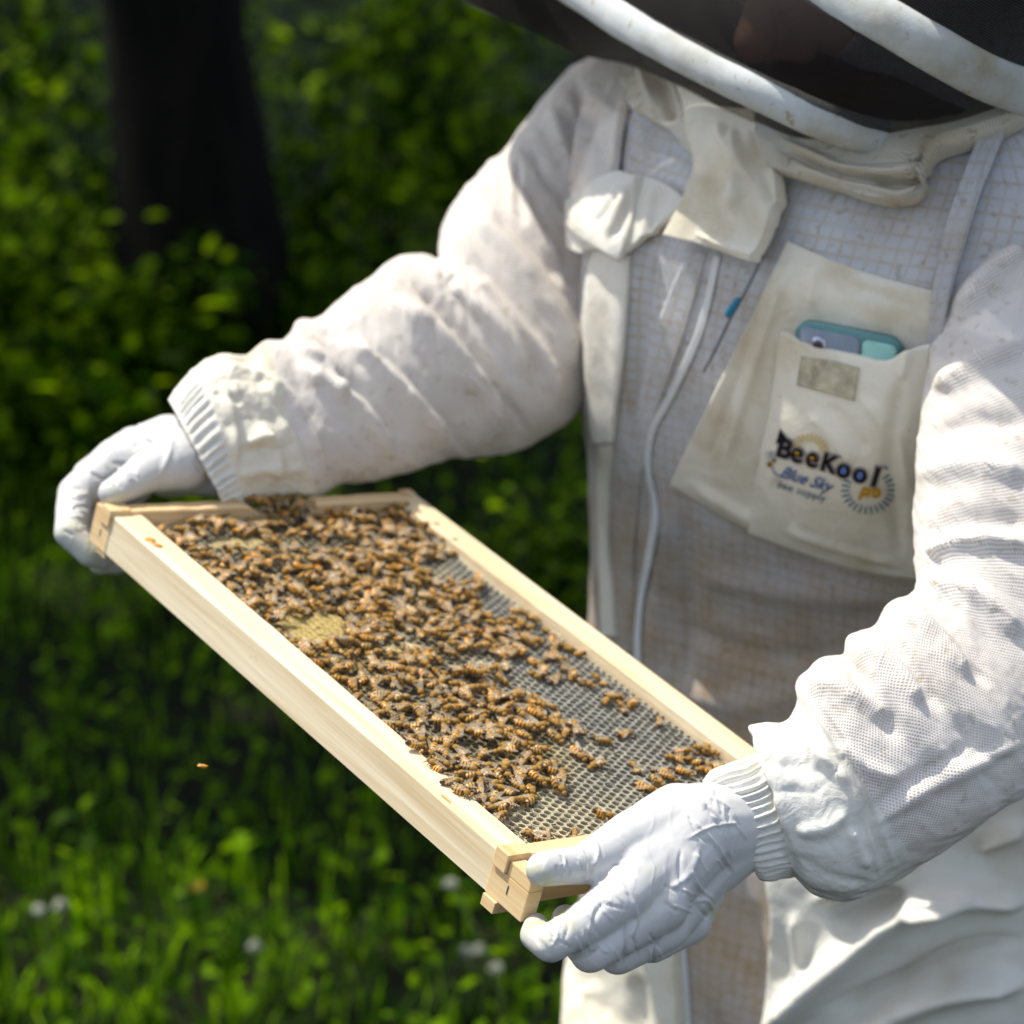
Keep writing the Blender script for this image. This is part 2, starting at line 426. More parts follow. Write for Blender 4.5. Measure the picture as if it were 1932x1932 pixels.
# sunlit patches: places on the ground the canopy leaves open (x, y, radius)
def sun_hit(pt, z0=0.1):
    return pt[:, :2] - SUN[None, :2] * ((pt[:, 2] - z0) / SUN[2])[:, None]
def gpt(px, py, z=0.05):
    r = CAMR @ np.array([(px - 966) / F, (966 - py) / F, -1.0]); k = (z - CAMZ) / r[2]; q = CAML + r * k; return q[:2]
OPEN = []
for (px, py, rr) in [(560, 1820, .20), (250, 1830, .22), (900, 1860, .24), (60, 1760, .2), (1100, 1880, .22), (420, 1900, .25), (720, 1930, .25), (180, 1930, .2), (380, 1640, .10), (60, 1640, .12), (700, 1700, .10),
                     (1060, 1080, .20), (980, 1000, .12), (180, 1090, .14), (60, 1060, .12), (200, 850, .2), (330, 1000, .07), (480, 1420, .06), (120, 1400, .06), (620, 1560, .08), (250, 1500, .06)]:
    q = gpt(px, py); OPEN.append((q[0], q[1], rr))
OPEN = [(a, b, c, .1) for a, b, c in OPEN]
for (zx, zy) in [(120, 90), (360, 130), (280, 260), (40, 450), (150, 530), (50, 720), (330, 650), (550, 680), (210, 1000), (370, 1180), (510, 1180), (650, 1350), (700, 1300), (40, 1330), (900, 1090), (1000, 1120), (750, 1000), (980, 450), (980, 570),
                 (1350, 50), (1520, 60), (1240, 200), (1330, 300), (1510, 350), (1580, 500), (1100, 340), (1400, 740), (1720, 180), (1850, 200), (1280, 250), (1420, 330), (100, 620), (20, 600), (250, 850), (480, 1230)]:
    q = gpt(zx * .492, zy * .492, .4); OPEN.append((q[0], q[1], rng.uniform(.09, .17), .4))
for k in range(26):
    q = gpt(rng.uniform(-100, 1300), rng.uniform(250, 1600), .1); OPEN.append((q[0], q[1], rng.uniform(.03, .10), .1))
for k in range(44):
    q = gpt(rng.uniform(-100, 1300), rng.uniform(1660, 2020), .1); OPEN.append((q[0], q[1], rng.uniform(.14, .30), .1))
OPEN = np.array(OPEN)
# canopy: unseen crowns shading the clearing, gaps shaped to make the sunny spots
def crown_points(c, r, n, seed):
    g = np.random.default_rng(seed); k = g.normal(0, 1, (n, 3)); k /= np.linalg.norm(k, axis=1, keepdims=True)
    pts = np.asarray(c) + k * np.asarray(r) * (g.random((n, 1)) ** .4)
    nz = fbm(pts * .9, 3, seed); return pts[nz > -.12]
def tree(name, base, height, rad, crown_c, crown_r, n, seed, label, leaf=.13, lean=(0, 0), mat=None, keepfn=None):
    rt = root(name, base)
    tag(rt, label, 'tree', 'trees of the wood behind the beekeeper')
    zz = np.linspace(0, height, 26); path = np.stack([base[0] + lean[0] * zz + .05 * np.sin(zz * 1.1 + seed), base[1] + lean[1] * zz + .04 * np.cos(zz * .9 + seed), base[2] - .1 + zz], -1)
    rr = rad * (1 - .6 * zz / height) + rad * .7 * np.exp(-zz / .22)
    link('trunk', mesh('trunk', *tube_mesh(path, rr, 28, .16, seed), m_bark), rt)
    g = np.random.default_rng(seed); limbs = []
    for k in range(9):
        s = path[int(10 + k * 1.5)]; e = np.asarray(crown_c) + g.normal(0, .5, 3) * np.asarray(crown_r)
        pp = spline([s, (s + e) / 2 + [0, 0, -.2], e], 10); limbs.append(tube_mesh(pp, np.linspace(rad * .35, .015, 10), 7, .1, seed + k))
    link('limbs', mesh('limbs', *merge(limbs), m_bark), rt)
    pts = crown_points(crown_c, crown_r, n, seed)
    if keepfn is not None: pts = pts[keepfn(pts)]
    V, Fq = leaves(pts, leaf, None, '', seed)
    link('crown', mesh('crown', V, Fq, mat or m_canopy), rt)
    return rt
def keep_canopy(p):
    # light from the sun must reach the beekeeper, the frame and the sunny spots of the grass
    ok = np.ones(len(p), bool)
    tt = (p[:, 2] - 1.1) / SUN[2]; q = p - SUN * tt[:, None]
    ok &= ~((np.abs(q[:, 0] - .12) < .95) & (np.abs(q[:, 1] - 1.9) < .85))
    for (x, y, r, z0) in OPEN:
        h = sun_hit(p, z0); ok &= (np.hypot(h[:, 0] - x, h[:, 1] - y) > r)
    return ok
tb = gpt(385, 800)
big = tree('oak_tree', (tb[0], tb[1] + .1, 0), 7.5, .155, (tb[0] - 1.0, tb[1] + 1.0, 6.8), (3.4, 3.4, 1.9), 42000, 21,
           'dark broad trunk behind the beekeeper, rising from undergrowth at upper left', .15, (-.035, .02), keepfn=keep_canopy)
tree('shade_tree', (-4.6, 6.4, 0), 8, .16, (-4.2, 5.6, 6.4), (3.0, 3.2, 1.9), 38000, 22, 'unseen tree of the wood, added for shade, out to the left of the dark trunk', .15, (.02, 0), keepfn=keep_canopy)  # this and the next two are out of view, added to shade the background
tree('shade_tree', (1.9, 10.5, 0), 9, .17, (-.2, 9.6, 6.4), (3.8, 2.8, 2.0), 36000, 23, 'tree deep in the shaded wood behind the beekeeper\'s veil', .15, (0, 0), keepfn=keep_canopy)
tree('shade_tree', (-3.4, 12.5, 0), 9, .2, (-3.6, 11.6, 6.2), (3.8, 2.8, 2.2), 34000, 24, 'unseen tree added for shade, furthest back in the wood on the left', .16, (0, 0), keepfn=keep_canopy)

def shrub(name, x, y, r, h, n, seed, label, leaf=.045, group='shrubs of the undergrowth'):
    z0 = float(ground_z(x, y)); rt = root(name, (x, y, z0)); tag(rt, label, 'shrub', group)
    g = np.random.default_rng(seed); stems = []; C = []
    for k in range(9):
        a = g.uniform(0, 6.28); q = g.uniform(.2, 1); tip = np.array([x + np.cos(a) * r * q, y + np.sin(a) * r * q, z0 + h * g.uniform(.6, 1.0)])
        pp = spline([(x, y, z0 - .03), (x + np.cos(a) * r * q * .35, y + np.sin(a) * r * q * .35, z0 + h * .5), tip], 8)
        stems.append(tube_mesh(pp, np.linspace(.008, .002, 8), 5)); C.append(pp[2:])
    C = np.concatenate(C); nc = 26
    cl = np.array([x, y, z0 + h * .5]) + g.normal(0, .45, (nc, 3)) * [r, r, h * .45]; cl[:, 2] = np.clip(cl[:, 2], z0 + .05, z0 + h)
    pts = np.concatenate([C, cl])[g.integers(0, len(C) + nc, n)] + g.normal(0, 1, (n, 3)) * [r * .15, r * .15, h * .10]
    pts = pts[pts[:, 2] > z0 + .02]
    link('stems', mesh('stems', *merge(stems), m_bark), rt)
    V, Fq = leaves(pts, leaf, None, '', seed); link('foliage', mesh('foliage', V, Fq, m_bush), rt)
SH = [(40, 560, .35, .55, 'low leafy shrub with sunlit tips at the left edge of the clearing'),
      (170, 300, .40, .9, 'shrub with a few bright leaves to the left of the dark trunk'),
      (60, 90, .45, 1.0, 'tall shrub in the top left corner beyond the dark trunk'),
      (250, 700, .30, .40, 'low shrub growing at the foot of the dark trunk'),
      (530, 690, .32, .38, 'low shrub in front and to the right of the dark trunk'),
      (130, 820, .30, .30, 'low bright shrub above the gloved hand at the left'),
      (600, 420, .35, .7, 'dim shrub beside the dark trunk on its right'),
      (720, 240, .40, .9, 'shrub with bright yellow green leaves between the trunk and the sleeve'),
      (930, 330, .40, .8, 'shrub with sparse bright leaves just left of the white shoulder'),
      (850, 90, .45, 1.0, 'shrub with bright leaves under the edge of the black veil'),
      (1010, 1120, .25, .25, 'low bright clump seen between the frame and the beekeeper'),
      (420, 1020, .25, .22, 'dim low clump behind the left gloved hand')]
for i, (px, py, r, hh, lb) in enumerate(SH):
    q = gpt(px, py, hh * .5); shrub('undergrowth_shrub', q[0], q[1], r, hh, (1500 if i in (0, 3, 5) else 800), 40 + i, lb, .045 if i < 10 else .03)

def flower(px, py, kind, i, label, lean=(0, 0), hh=.12):
    q = gpt(px, py, hh); z0 = float(ground_z(q[0], q[1])); bx, by = q[0] - lean[0], q[1] - lean[1]
    rt = root('white_clover' if kind == 'w' else 'dandelion', (bx, by, z0)); tag(rt, label, 'flower', 'wild flowers in the grass')
    pp = spline([(bx, by, z0), ((bx + q[0]) / 2 + .008, (by + q[1]) / 2, z0 + hh * .55), (q[0], q[1], z0 + hh)], 8)
    link('stem', mesh('stem', *tube_mesh(pp, np.full(8, .0016), 5), m_stem), rt)
    n = 60; k = np.random.default_rng(i).normal(0, 1, (n, 3)); k /= np.linalg.norm(k, axis=1, keepdims=True)
    R = .0058 if kind == 'w' else .007
    V, Fq = leaves(np.array([q[0], q[1], z0 + hh]) + k * R * [1, 1, .8], .009, None, '', i)
    link('flower_head', mesh('flower_head', V, Fq, m_yellow if kind == 'y' else m_petal), rt)
FL = [(850, 1675, 'w', 'pale round seed head on a tall leaning stem near the frame corner', (-.07, -.05), .24),
      (75, 1745, 'w', 'white clover head, left one of the bright pair at the lower left', (0, 0), .10),
      (115, 1735, 'w', 'white clover head, right one of the bright pair at the lower left', (0, 0), .10),
      (880, 1800, 'w', 'white flower just below and left of the right glove fingers', (0, 0), .09),
      (935, 1832, 'w', 'white flower nearest the bottom of the right glove', (0, 0), .09),
      (905, 1797, 'w', 'white flower beside another one left of the right glove', (0, 0), .10),
      (480, 1800, 'w', 'pale flower in the bright grass below the yellow one', (0, 0), .10),
      (375, 1690, 'y', 'yellow flower in the grass under the middle of the frame', (0, 0), .10),
      (170, 805, 'w', 'pale flower above the left gloved hand', (0, 0), .10)]
for i, f in enumerate(FL): flower(f[0], f[1], f[2], 60 + i, f[3], f[4], f[5])
# ================================================================== HIVE FRAME
U_ = np.array([.5941, -.4326, .6782]); Vv = np.array([.7642, .0404, -.6437]); N_ = np.array([.2511, .9007, .3546])
O_ = np.array([-.27378, .00595, -1.91813])
Rf = CAMR @ np.stack([U_, Vv, N_], 1); Of = CAML + CAMR @ O_
MF = Matrix([list(Rf[i]) + [Of[i]] for i in range(3)] + [[0, 0, 0, 1]])
FL_, FW = .4806, .2617
def f2w(p): return Of + np.asarray(p, float) @ Rf.T
def px2uv(px, py, n=-.008):
    r = CAMR @ np.array([(px - 966) / F, (966 - py) / F, -1.0]); nn = Rf[:, 2]
    k = (n - (CAML - Of) @ nn) / (r @ nn); q = (CAML + r * k - Of) @ Rf; return q[0], q[1]
fr = empty('hive_frame'); fr.matrix_world = MF; MW[fr.name] = MF
tag(fr, 'pale pine hive frame full of comb held between the two gloved hands', 'hive frame')
BT, BH, ET = .0225, .027, .0117         # long bar thickness, height; end bar thickness
def long_bar(v0, v1, seed, waxside):
    """long bar with a ragged, propolis-touched inner edge, made from a swept outline"""
    n = 160; us = np.linspace(ET * .9, FL_ - ET * .9, n) if False else np.linspace(.009, FL_ - .0325, n)
    rag = .0006 * fbm(np.stack([us * 60, us * 0, us * 0 + seed], -1), 3, seed)
    rag += .0012 * np.clip(fbm(np.stack([us * 14, us * 0, us * 0 + seed], -1), 2, seed + 4) * 3 - 1.2, 0, 1)
    b = .0012
    prof = [(0, -BH), (0, -b), (b * .35, -b * .35), (b, 0), (1 - b, 0), (1 - b * .35, -b * .35), (1, -b), (1, -BH)]
    rows = []
    for i, u in enumerate(us):
        r = []
        for k, (a, z) in enumerate(prof):
            w = v1 - v0
            if k in (0, 1): v = v0
            elif k == 2: v = v0 + b * .35
            elif k == 3: v = v0 + b
            elif k == 4: v = v1 - b
            elif k == 5: v = v1 - b * .35
            else: v = v1
            if waxside > 0 and k >= 4: v += rag[i] * (1 if k < 7 else 0)
            if waxside < 0 and k <= 3: v -= rag[i] * (1 if k > 0 else 0)
            r.append((u, v, z))
        rows.append(r)
    G = np.array(rows); V = G.reshape(-1, 3); Fq = grid_faces(n, 8, True)
    caps = np.array([[0, 1, 2, 3], [0, 3, 4, 7], [4, 5, 6, 7]])
    Fq = np.concatenate([Fq, caps, caps[:, ::-1] + (n - 1) * 8]); me = mesh('long_bar', V, Fq[:, ::-1], m_wood, smooth=False)
    return link('long_bar', me, fr, MF)
long_bar(0, BT, 1, 1); long_bar(FW - BT, FW, 2, -1)
def end_bar(u0, u1, dip):
    n = 90; vs = np.linspace(.0006, FW - .0006, n); rows = []
    for v in vs:
        d = dip(v) if dip else 0
        rg = .0005 * float(vnoise(np.array([v * 90, u0 * 50, 0.])))
        rows.append([(u0, v, -.031), (u0, v, .0015 - d + rg), (u0 + .001, v, .0022 - d + rg), (u1 - .001, v, .0022 - d + rg), (u1, v, .0012 - d + rg), (u1, v, -.031)])
    G = np.array(rows); Fq = grid_faces(n, 6, True); caps = np.array([[0, 1, 2, 5], [2, 3, 4, 5]])
    Fq = np.concatenate([Fq, caps, caps[:, ::-1] + (n - 1) * 6])
    # grain runs along v: bake by swapping axes through a rotated object
    Q = np.stack([G[..., 1], -G[..., 0], G[..., 2]], -1).reshape(-1, 3)
    mw = MF @ Matrix([[0, -1, 0, 0], [1, 0, 0, 0], [0, 0, 1, 0], [0, 0, 0, 1]])
    return link('end_bar', mesh('end_bar', Q, Fq, m_wood2, smooth=False), fr, mw)
def sm(x, a, b): x = min(1, max(0, (x - a) / (b - a))); return x * x * (3 - 2 * x)
end_bar(.0080, .0080 + ET, lambda v: .0065 * (sm(v, .106, .122) - sm(v, .156, .170)) + .004 * sm(v, .240, .262))
end_bar(.4483, .4600, None)
# corner blocks seen on the near side: the end bar's ears with their notch, lug tabs and staple
def ear(u0, u1, w0, w1):
    for a, b in ((-.0006, .0098), (FW - .0098, FW + .0006)):
        bevel_box('corner_block', (u0, u1, a, b, -.0274, -.0087), m_wood2, .0006, fr, MF)
        bevel_box('corner_block', (w0, w1, a, b, -.0086, .0002), m_wood2, .0006, fr, MF)
ear(.4472, FL_, .4606, FL_ - .0002); ear(-.0006, .0205, -.0004, .0076)
bevel_box('bar_tab', (.4484, .4599, -.0026, .014, -.0084, .0034), m_wood2, .0005, fr, MF)
bevel_box('bar_tab', (.4480, .4596, -.0022, .012, -.0350, -.0276), m_wood2, .0005, fr, MF)
bevel_box('bar_tab', (.0082, .0195, -.0022, .014, -.0084, .0036), m_wood2, .0005, fr, MF)
m_steel = mat_plain('staple_steel', (.20, .21, .20, 1), .35, .5, Metallic=.8)
bevel_box('staple', (.4640, .4647, -.0010, .0006, -.0190, -.0135), m_steel, .0001, fr, MF)
bevel_box('staple', (.0105, .0112, -.0010, .0006, -.0190, -.0135), m_steel, .0001, fr, MF)
# propolis smears
def blob_patch(name, px, py, r, seed, mat, n=26, h=.0008, sx=1., sy=1.):
    u, v = px2uv(px, py, .0); v = max(v, .0035); u = max(u, .010)
    a = np.linspace(0, 2 * np.pi, n, endpoint=False); rr = r * (1 + .55 * fbm(np.stack([np.cos(a) * 1.7, np.sin(a) * 1.7, a * 0 + seed], -1), 2, seed))
    ring = np.stack([u + np.cos(a) * rr * sx, v + np.sin(a) * rr * sy, np.full(n, .0002)], -1); ring2 = np.stack([u + np.cos(a) * rr * .7 * sx, v + np.sin(a) * rr * .7 * sy, np.full(n, .0002 + h)], -1)
    V = np.concatenate([ring, ring2, [[u, v, .0002 + h * 1.1]]]); Fq = [(i, (i + 1) % n, n + (i + 1) % n, n + i) for i in range(n)] + [(n + i, n + (i + 1) % n, 2 * n) for i in range(n)]
    link(name, mesh(name, V, Fq, mat), fr, MF)
for i, (px, py, r, sx) in enumerate([(905, 1085, .0010, 5), (283, 1020, .0042, 1), (296, 1030, .003, 1), (430, 943, .0022, .8), (400, 948, .0028, 1.2), (1037, 1600, .0028, .7), (1095, 1588, .002, 1), (815, 1512, .0006, 8)]):
    blob_patch('propolis_smear', px, py, r, 3 + i, m_propolis, sx=sx)

# ---- comb
u0c, u1c, v0c, v1c = .0202, .4480, BT + .0003, FW - BT - .0003
p = .0062; rowh = p * math.sqrt(3) / 2
ZT, ZB = -.0085, -.0125
ii = np.arange(int((u1c - u0c) / p) + 1); jj = np.arange(int((v1c - v0c) / rowh) + 1)
cu, cv = np.meshgrid(u0c + ii * p, v0c + jj * rowh, indexing='ij'); cu = cu + (jj[None, :] % 2) * p / 2
cu = cu.ravel(); cv = cv.ravel(); ok = (cu < u1c) & (cv < v1c); cu, cv = cu[ok], cv[ok]
wp = proj(f2w(np.stack([cu, cv, cu * 0 + ZT], -1)))
def ellp(px, py, ax, ay, ang=0):
    c, s = math.cos(math.radians(ang)), math.sin(math.radians(ang)); dx, dy = wp[:, 0] - px, wp[:, 1] - py
    return ((dx * c + dy * s) / ax)**2 + ((-dx * s + dy * c) / ay)**2
nz = fbm(np.stack([cu * 40, cv * 40, cu * 0], -1), 3, 31)
# wax amount: 0 = bare grey-black foundation, 1 = drawn cream wax
wax = np.clip(1.15 - (cv - v0c) / (v1c - v0c) * 1.55 + .35 * nz, 0.05, 1)
wax = np.maximum(wax, np.clip(1.5 - ellp(640, 1100, 330, 160, 40), 0, 1))
cap = (np.minimum(ellp(595, 1180, 62, 27, 5), np.minimum(ellp(760, 1222, 24, 10), ellp(440, 1025, 62, 15, -5) + .35)) < 1)
yel = np.clip(1.3 - np.minimum(ellp(620, 1220, 150, 90, 30), ellp(980, 1420, 120, 60, 20)), 0, 1)
a6 = np.arange(6) * np.pi / 3 + np.pi / 6
hx, hy = np.cos(a6), np.sin(a6); Ro = p / math.sqrt(3)
nc = len(cu); w_in = (.80 - .05 * wax)[:, None]
jit = 1 + .06 * rng.normal(0, 1, (nc, 6))
def ringp(rad, z): return np.stack([cu[:, None] + hx * Ro * rad, cv[:, None] + hy * Ro * rad, np.broadcast_to(z, (nc, 6)) + 0 * hx], -1)
zt = ZT + .0006 * vnoise(np.stack([cu * 120, cv * 120, cu * 0], -1))[:, None]
zb = np.where(cap, zt[:, 0] - .0002, ZB)[:, None]
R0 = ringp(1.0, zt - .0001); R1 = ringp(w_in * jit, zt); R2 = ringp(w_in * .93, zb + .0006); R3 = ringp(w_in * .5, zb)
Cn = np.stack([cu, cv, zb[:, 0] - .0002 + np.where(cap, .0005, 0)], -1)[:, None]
V = np.concatenate([R0, R1, R2, R3, Cn], 1); k = np.arange(nc)[:, None] * 25; Fq = []
for a in range(6):
    b = (a + 1) % 6
    for r0 in (0, 6, 12): Fq.append(k + np.array([r0 + a, r0 + b, r0 + 6 + b, r0 + 6 + a]))
    Fq.append(k + np.array([18 + a, 18 + b, 24, 24]))
Fq3 = np.concatenate([f for i, f in enumerate(Fq) if i % 4 != 3]); 
tri = np.concatenate([f for i, f in enumerate(Fq) if i % 4 == 3])[:, :3]
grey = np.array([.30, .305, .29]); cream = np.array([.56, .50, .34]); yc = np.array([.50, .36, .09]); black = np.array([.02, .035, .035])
W = np.clip(wax * .95 + .1 * nz, 0, 1)[:, None]; Y = (yel * .45 + cap * .25)[:, None]
crim = grey * (1 - W) + cream * W; crim = crim * (1 - Y) + yc * Y
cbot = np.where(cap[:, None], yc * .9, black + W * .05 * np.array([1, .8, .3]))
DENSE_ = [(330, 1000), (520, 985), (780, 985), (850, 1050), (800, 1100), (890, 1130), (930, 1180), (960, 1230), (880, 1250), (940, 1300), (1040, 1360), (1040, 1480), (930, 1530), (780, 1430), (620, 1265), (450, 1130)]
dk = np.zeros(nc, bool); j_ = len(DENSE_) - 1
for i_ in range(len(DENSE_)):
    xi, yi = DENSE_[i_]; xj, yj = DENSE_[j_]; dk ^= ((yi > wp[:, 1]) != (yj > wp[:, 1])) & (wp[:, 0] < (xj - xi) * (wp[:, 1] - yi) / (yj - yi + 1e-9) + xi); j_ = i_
gap_shade = np.where(dk & ~cap, .42, 1.0)[:, None]; crim = crim * gap_shade; cbot = cbot * gap_shade  # wax darkened under the bee crowd: shade of the gaps put into the colour
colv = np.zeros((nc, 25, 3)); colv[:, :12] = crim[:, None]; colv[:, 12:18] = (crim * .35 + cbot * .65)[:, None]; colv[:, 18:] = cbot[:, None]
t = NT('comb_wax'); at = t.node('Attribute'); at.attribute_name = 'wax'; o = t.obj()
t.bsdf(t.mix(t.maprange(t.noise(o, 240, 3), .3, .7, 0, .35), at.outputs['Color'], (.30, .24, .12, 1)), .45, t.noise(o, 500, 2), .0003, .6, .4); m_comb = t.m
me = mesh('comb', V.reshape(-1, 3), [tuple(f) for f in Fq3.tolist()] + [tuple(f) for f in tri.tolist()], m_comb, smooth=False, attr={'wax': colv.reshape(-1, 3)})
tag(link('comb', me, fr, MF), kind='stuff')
t = NT('foundation'); t.bsdf((.015, .018, .018, 1), .5); 
bevel_box('foundation_sheet', (.018, .4490, BT * .8, FW - BT * .8, -.0160, -.0131), t.m, .0003, fr, MF)

# ================================================================== BEES
t = NT('bee_fuzz'); o = t.obj(); r = t.node('ObjectInfo').outputs['Random']
t.bsdf(t.mix(t.noise(o, 900, 3, .7), (.10, .05, .012, 1), (.62, .36, .095, 1)), .9, t.noise(o, 1600, 2), .0006, 1, .1, Sheen_Weight=.05); m_fuzz = t.m
t = NT('bee_abdomen'); o = t.obj(); s = t.node('SeparateXYZ'); t.lk(o, s.inputs[0]); r = t.node('ObjectInfo').outputs['Random']; at = t.node('Attribute'); at.attribute_name = 'along'
f = t.math('FRACT', t.math('MULTIPLY', at.outputs['Fac'], 5.0)); band = t.maprange(f, .52, .72)
rr = t.math('FRACT', t.math('ADD', t.math('MULTIPLY', r, 7.13), t.node('Attribute', attribute_name='tint').outputs['Fac']))
org = t.ramp(rr, [(0, (.85, .36, .02, 1)), (.4, (.72, .35, .04, 1)), (.75, (.60, .36, .09, 1)), (1, (.34, .19, .06, 1))])
tipd = t.maprange(at.outputs['Fac'], .62, .85)
t.bsdf(t.mix(t.math('MAXIMUM', band, tipd), org, (.045, .025, .012, 1)), .32, t.noise(o, 900, 2), .0002, .8, .5); m_abd = t.m
t = NT('bee_wing'); b = t.node('BsdfPrincipled'); b.inputs['Base Color'].default_value = (.74, .62, .45, 1); b.inputs['Roughness'].default_value = .25
tr = t.node('BsdfTransparent'); mx = t.node('MixShader'); mx.inputs[0].default_value = .27; t.lk(tr.outputs[0], mx.inputs[1]); t.lk(b.outputs[0], mx.inputs[2]); t.lk(mx.outputs[0], t.out.inputs[0]); m_wing = t.m
m_leg = mat_plain('bee_leg', (.05, .03, .015, 1), .5)
def ellip(c, r, nu, nv, bend=0, taper=None):
    th = np.linspace(0, np.pi, nu); ph = np.linspace(0, 2 * np.pi, nv, endpoint=False)
    T, Ph = np.meshgrid(th, ph, indexing='ij'); x = -np.cos(T); rad = np.sin(T)
    if taper is not None: rad = rad * (1 - taper * np.clip(x, -1, 1))
    V = np.stack([c[0] + x * r[0], c[1] + rad * np.cos(Ph) * r[1], c[2] + rad * np.sin(Ph) * r[2] - bend * (x + 1)**2], -1)
    return V.reshape(-1, 3), grid_faces(nu, nv, True), ((x + 1) / 2).reshape(-1)
def bee_meshes(bend, spread):
    mm = .001
    Vt, Ft, _ = ellip((1.6 * mm, 0, 2.6 * mm), (2.1 * mm, 1.95 * mm, 1.8 * mm), 7, 9)
    Vt = Vt + 0.0002 * rng.normal(0, 1, Vt.shape)
    Vh, Fh, _ = ellip((4.4 * mm, 0, 2.1 * mm), (1.1 * mm, 1.55 * mm, 1.3 * mm), 6, 8)
    legs = []
    for s in (-1, 1):
        for k, (x0, x1) in enumerate(((2.6, 5.0), (1.6, 1.8), (.7, -1.6))):
            pp = np.array([(x0, s * 1.2, 1.6), (x0 * .5 + x1 * .5, s * 3.0, 2.0), (x1, s * 3.9, .05)]) * mm
            legs.append(tube_mesh(spline(pp, 5), np.array([.35, .32, .3, .22, .12]) * mm, 4))
        pp = np.array([(5.2, s * .5, 2.4), (6.4, s * 1.0, 2.8), (7.3, s * 1.7, 2.1)]) * mm; legs.append(tube_mesh(pp, np.array([.16, .13, .1]) * mm, 4))
    b0 = merge([(Vt, Ft), (Vh, Fh)]); l0 = merge(legs); VB, FB = merge([b0, l0]); mi = [0] * len(b0[1]) + [1] * len(l0[1])
    Va, Fa, al = ellip((-3.6 * mm, 0, 2.5 * mm), (4.3 * mm, 2.15 * mm, 1.95 * mm), 12, 10, bend, -.0)
    al = 1 - al; Va[:, 1] *= (1 - .35 * np.clip(al - .5, 0, 1) * 1.4)[:]; 
    wings = []
    for s in (-1, 1):
        a = math.radians(168 - spread); c, sn = math.cos(a), math.sin(a) * s
        base = np.array([.9 * mm, s * 1.0 * mm, 4.2 * mm]); d = np.array([c, sn, -.03]); q = np.array([-sn, c, 0]) * s; L = 8.2 * mm; wd = 2.7 * mm
        ts = np.linspace(0, 1, 6); pr = np.sin(np.pi * np.clip(ts * .88 + .08, 0, 1)) ** .7
        A = np.array([base + d * L * x - q * wd * .22 * w for x, w in zip(ts, pr)]); B = np.array([base + d * L * x + q * wd * .8 * w + np.array([0, 0, -.3 * mm]) for x, w in zip(ts, pr)])
        V = np.stack([A, B], 1).reshape(-1, 3); wings.append((V, np.array([[2 * i, 2 * i + 1, 2 * i + 3, 2 * i + 2] for i in range(5)])))
    return (VB, FB, mi), (Va, Fa, al), wings
variants = [bee_meshes(b, s) for b, s in ((.0006, 0), (.0002, 14), (.0009, 6))]
vm = []
for (VB, FB, mi), (Va, Fa, al), wg in variants:
    vm.append((mesh('bee_body', VB, FB, mats=[m_fuzz, m_leg], mi=mi), mesh('bee_abdomen', Va, Fa, m_abd, attr={'along': al, 'tint': al * 0}), [mesh('bee_wing', w[0], w[1], m_wing) for w in wg]))
def pip(poly, x, y):
    poly = np.asarray(poly, float); c = np.zeros(len(x), bool); j = len(poly) - 1
    for i in range(len(poly)):
        xi, yi = poly[i]; xj, yj = poly[j]
        c ^= ((yi > y) != (yj > y)) & (x < (xj - xi) * (y - yi) / (yj - yi + 1e-12) + xi); j = i
    return c
DENSE = [(305, 1000), (340, 985), (430, 985), (500, 985), (520, 950), (600, 955), (700, 950), (780, 960), (835, 1000), (860, 1045), (800, 1060), (795, 1105), (850, 1092), (908, 1108), (900, 1150), (880, 1175), (920, 1160), (990, 1180), (1000, 1205),
         (985, 1240), (950, 1245), (880, 1225), (850, 1235), (900, 1268), (955, 1262), (960, 1285), (900, 1292), (960, 1300), (1030, 1320), (1045, 1355), (1080, 1365), (1095, 1385), (1040, 1395), (1000, 1400), (1040, 1440), (1062, 1475), (1055, 1498), (1010, 1490), (985, 1520), (950, 1520), (960, 1545),
         (930, 1545), (870, 1510), (830, 1475), (780, 1440), (770, 1405), (700, 1345), (620, 1265), (520, 1190), (450, 1130), (395, 1085), (370, 1050)]
HOLES = [(440, 1025, 68, 19), (595, 1182, 64, 28), (825, 1078, 22, 20), (748, 1222, 28, 10), (660, 1248, 34, 13), (930, 1300, 30, 8), (1010, 1260, 26, 16), (880, 1205, 18, 8), (690, 1275, 40, 10), (985, 1355, 22, 9)]
cand = np.stack([rng.uniform(u0c, u1c, 26000), rng.uniform(v0c - .004, v1c + .004, 26000)], -1)
pp = proj(f2w(np.c_[cand, np.full(len(cand), -.006)]))
ok = pip(DENSE, pp[:, 0], pp[:, 1])
for hx_, hy_, ra, rb in HOLES: ok &= ((pp[:, 0] - hx_) / ra)**2 + ((pp[:, 1] - hy_) / rb)**2 > 1
ok &= fbm(np.c_[cand * 42, cand[:, 0] * 0], 3, 77) > -.30
cand = cand[ok]; sel = np.zeros((0, 2))
for c in cand:
    if len(sel) == 0 or ((sel - c)**2).sum(1).min() > .0077**2: sel = np.vstack([sel, c])
def z2(lst, ox, oy, s): return [(ox + a * s, oy + b * s) for a, b in lst]
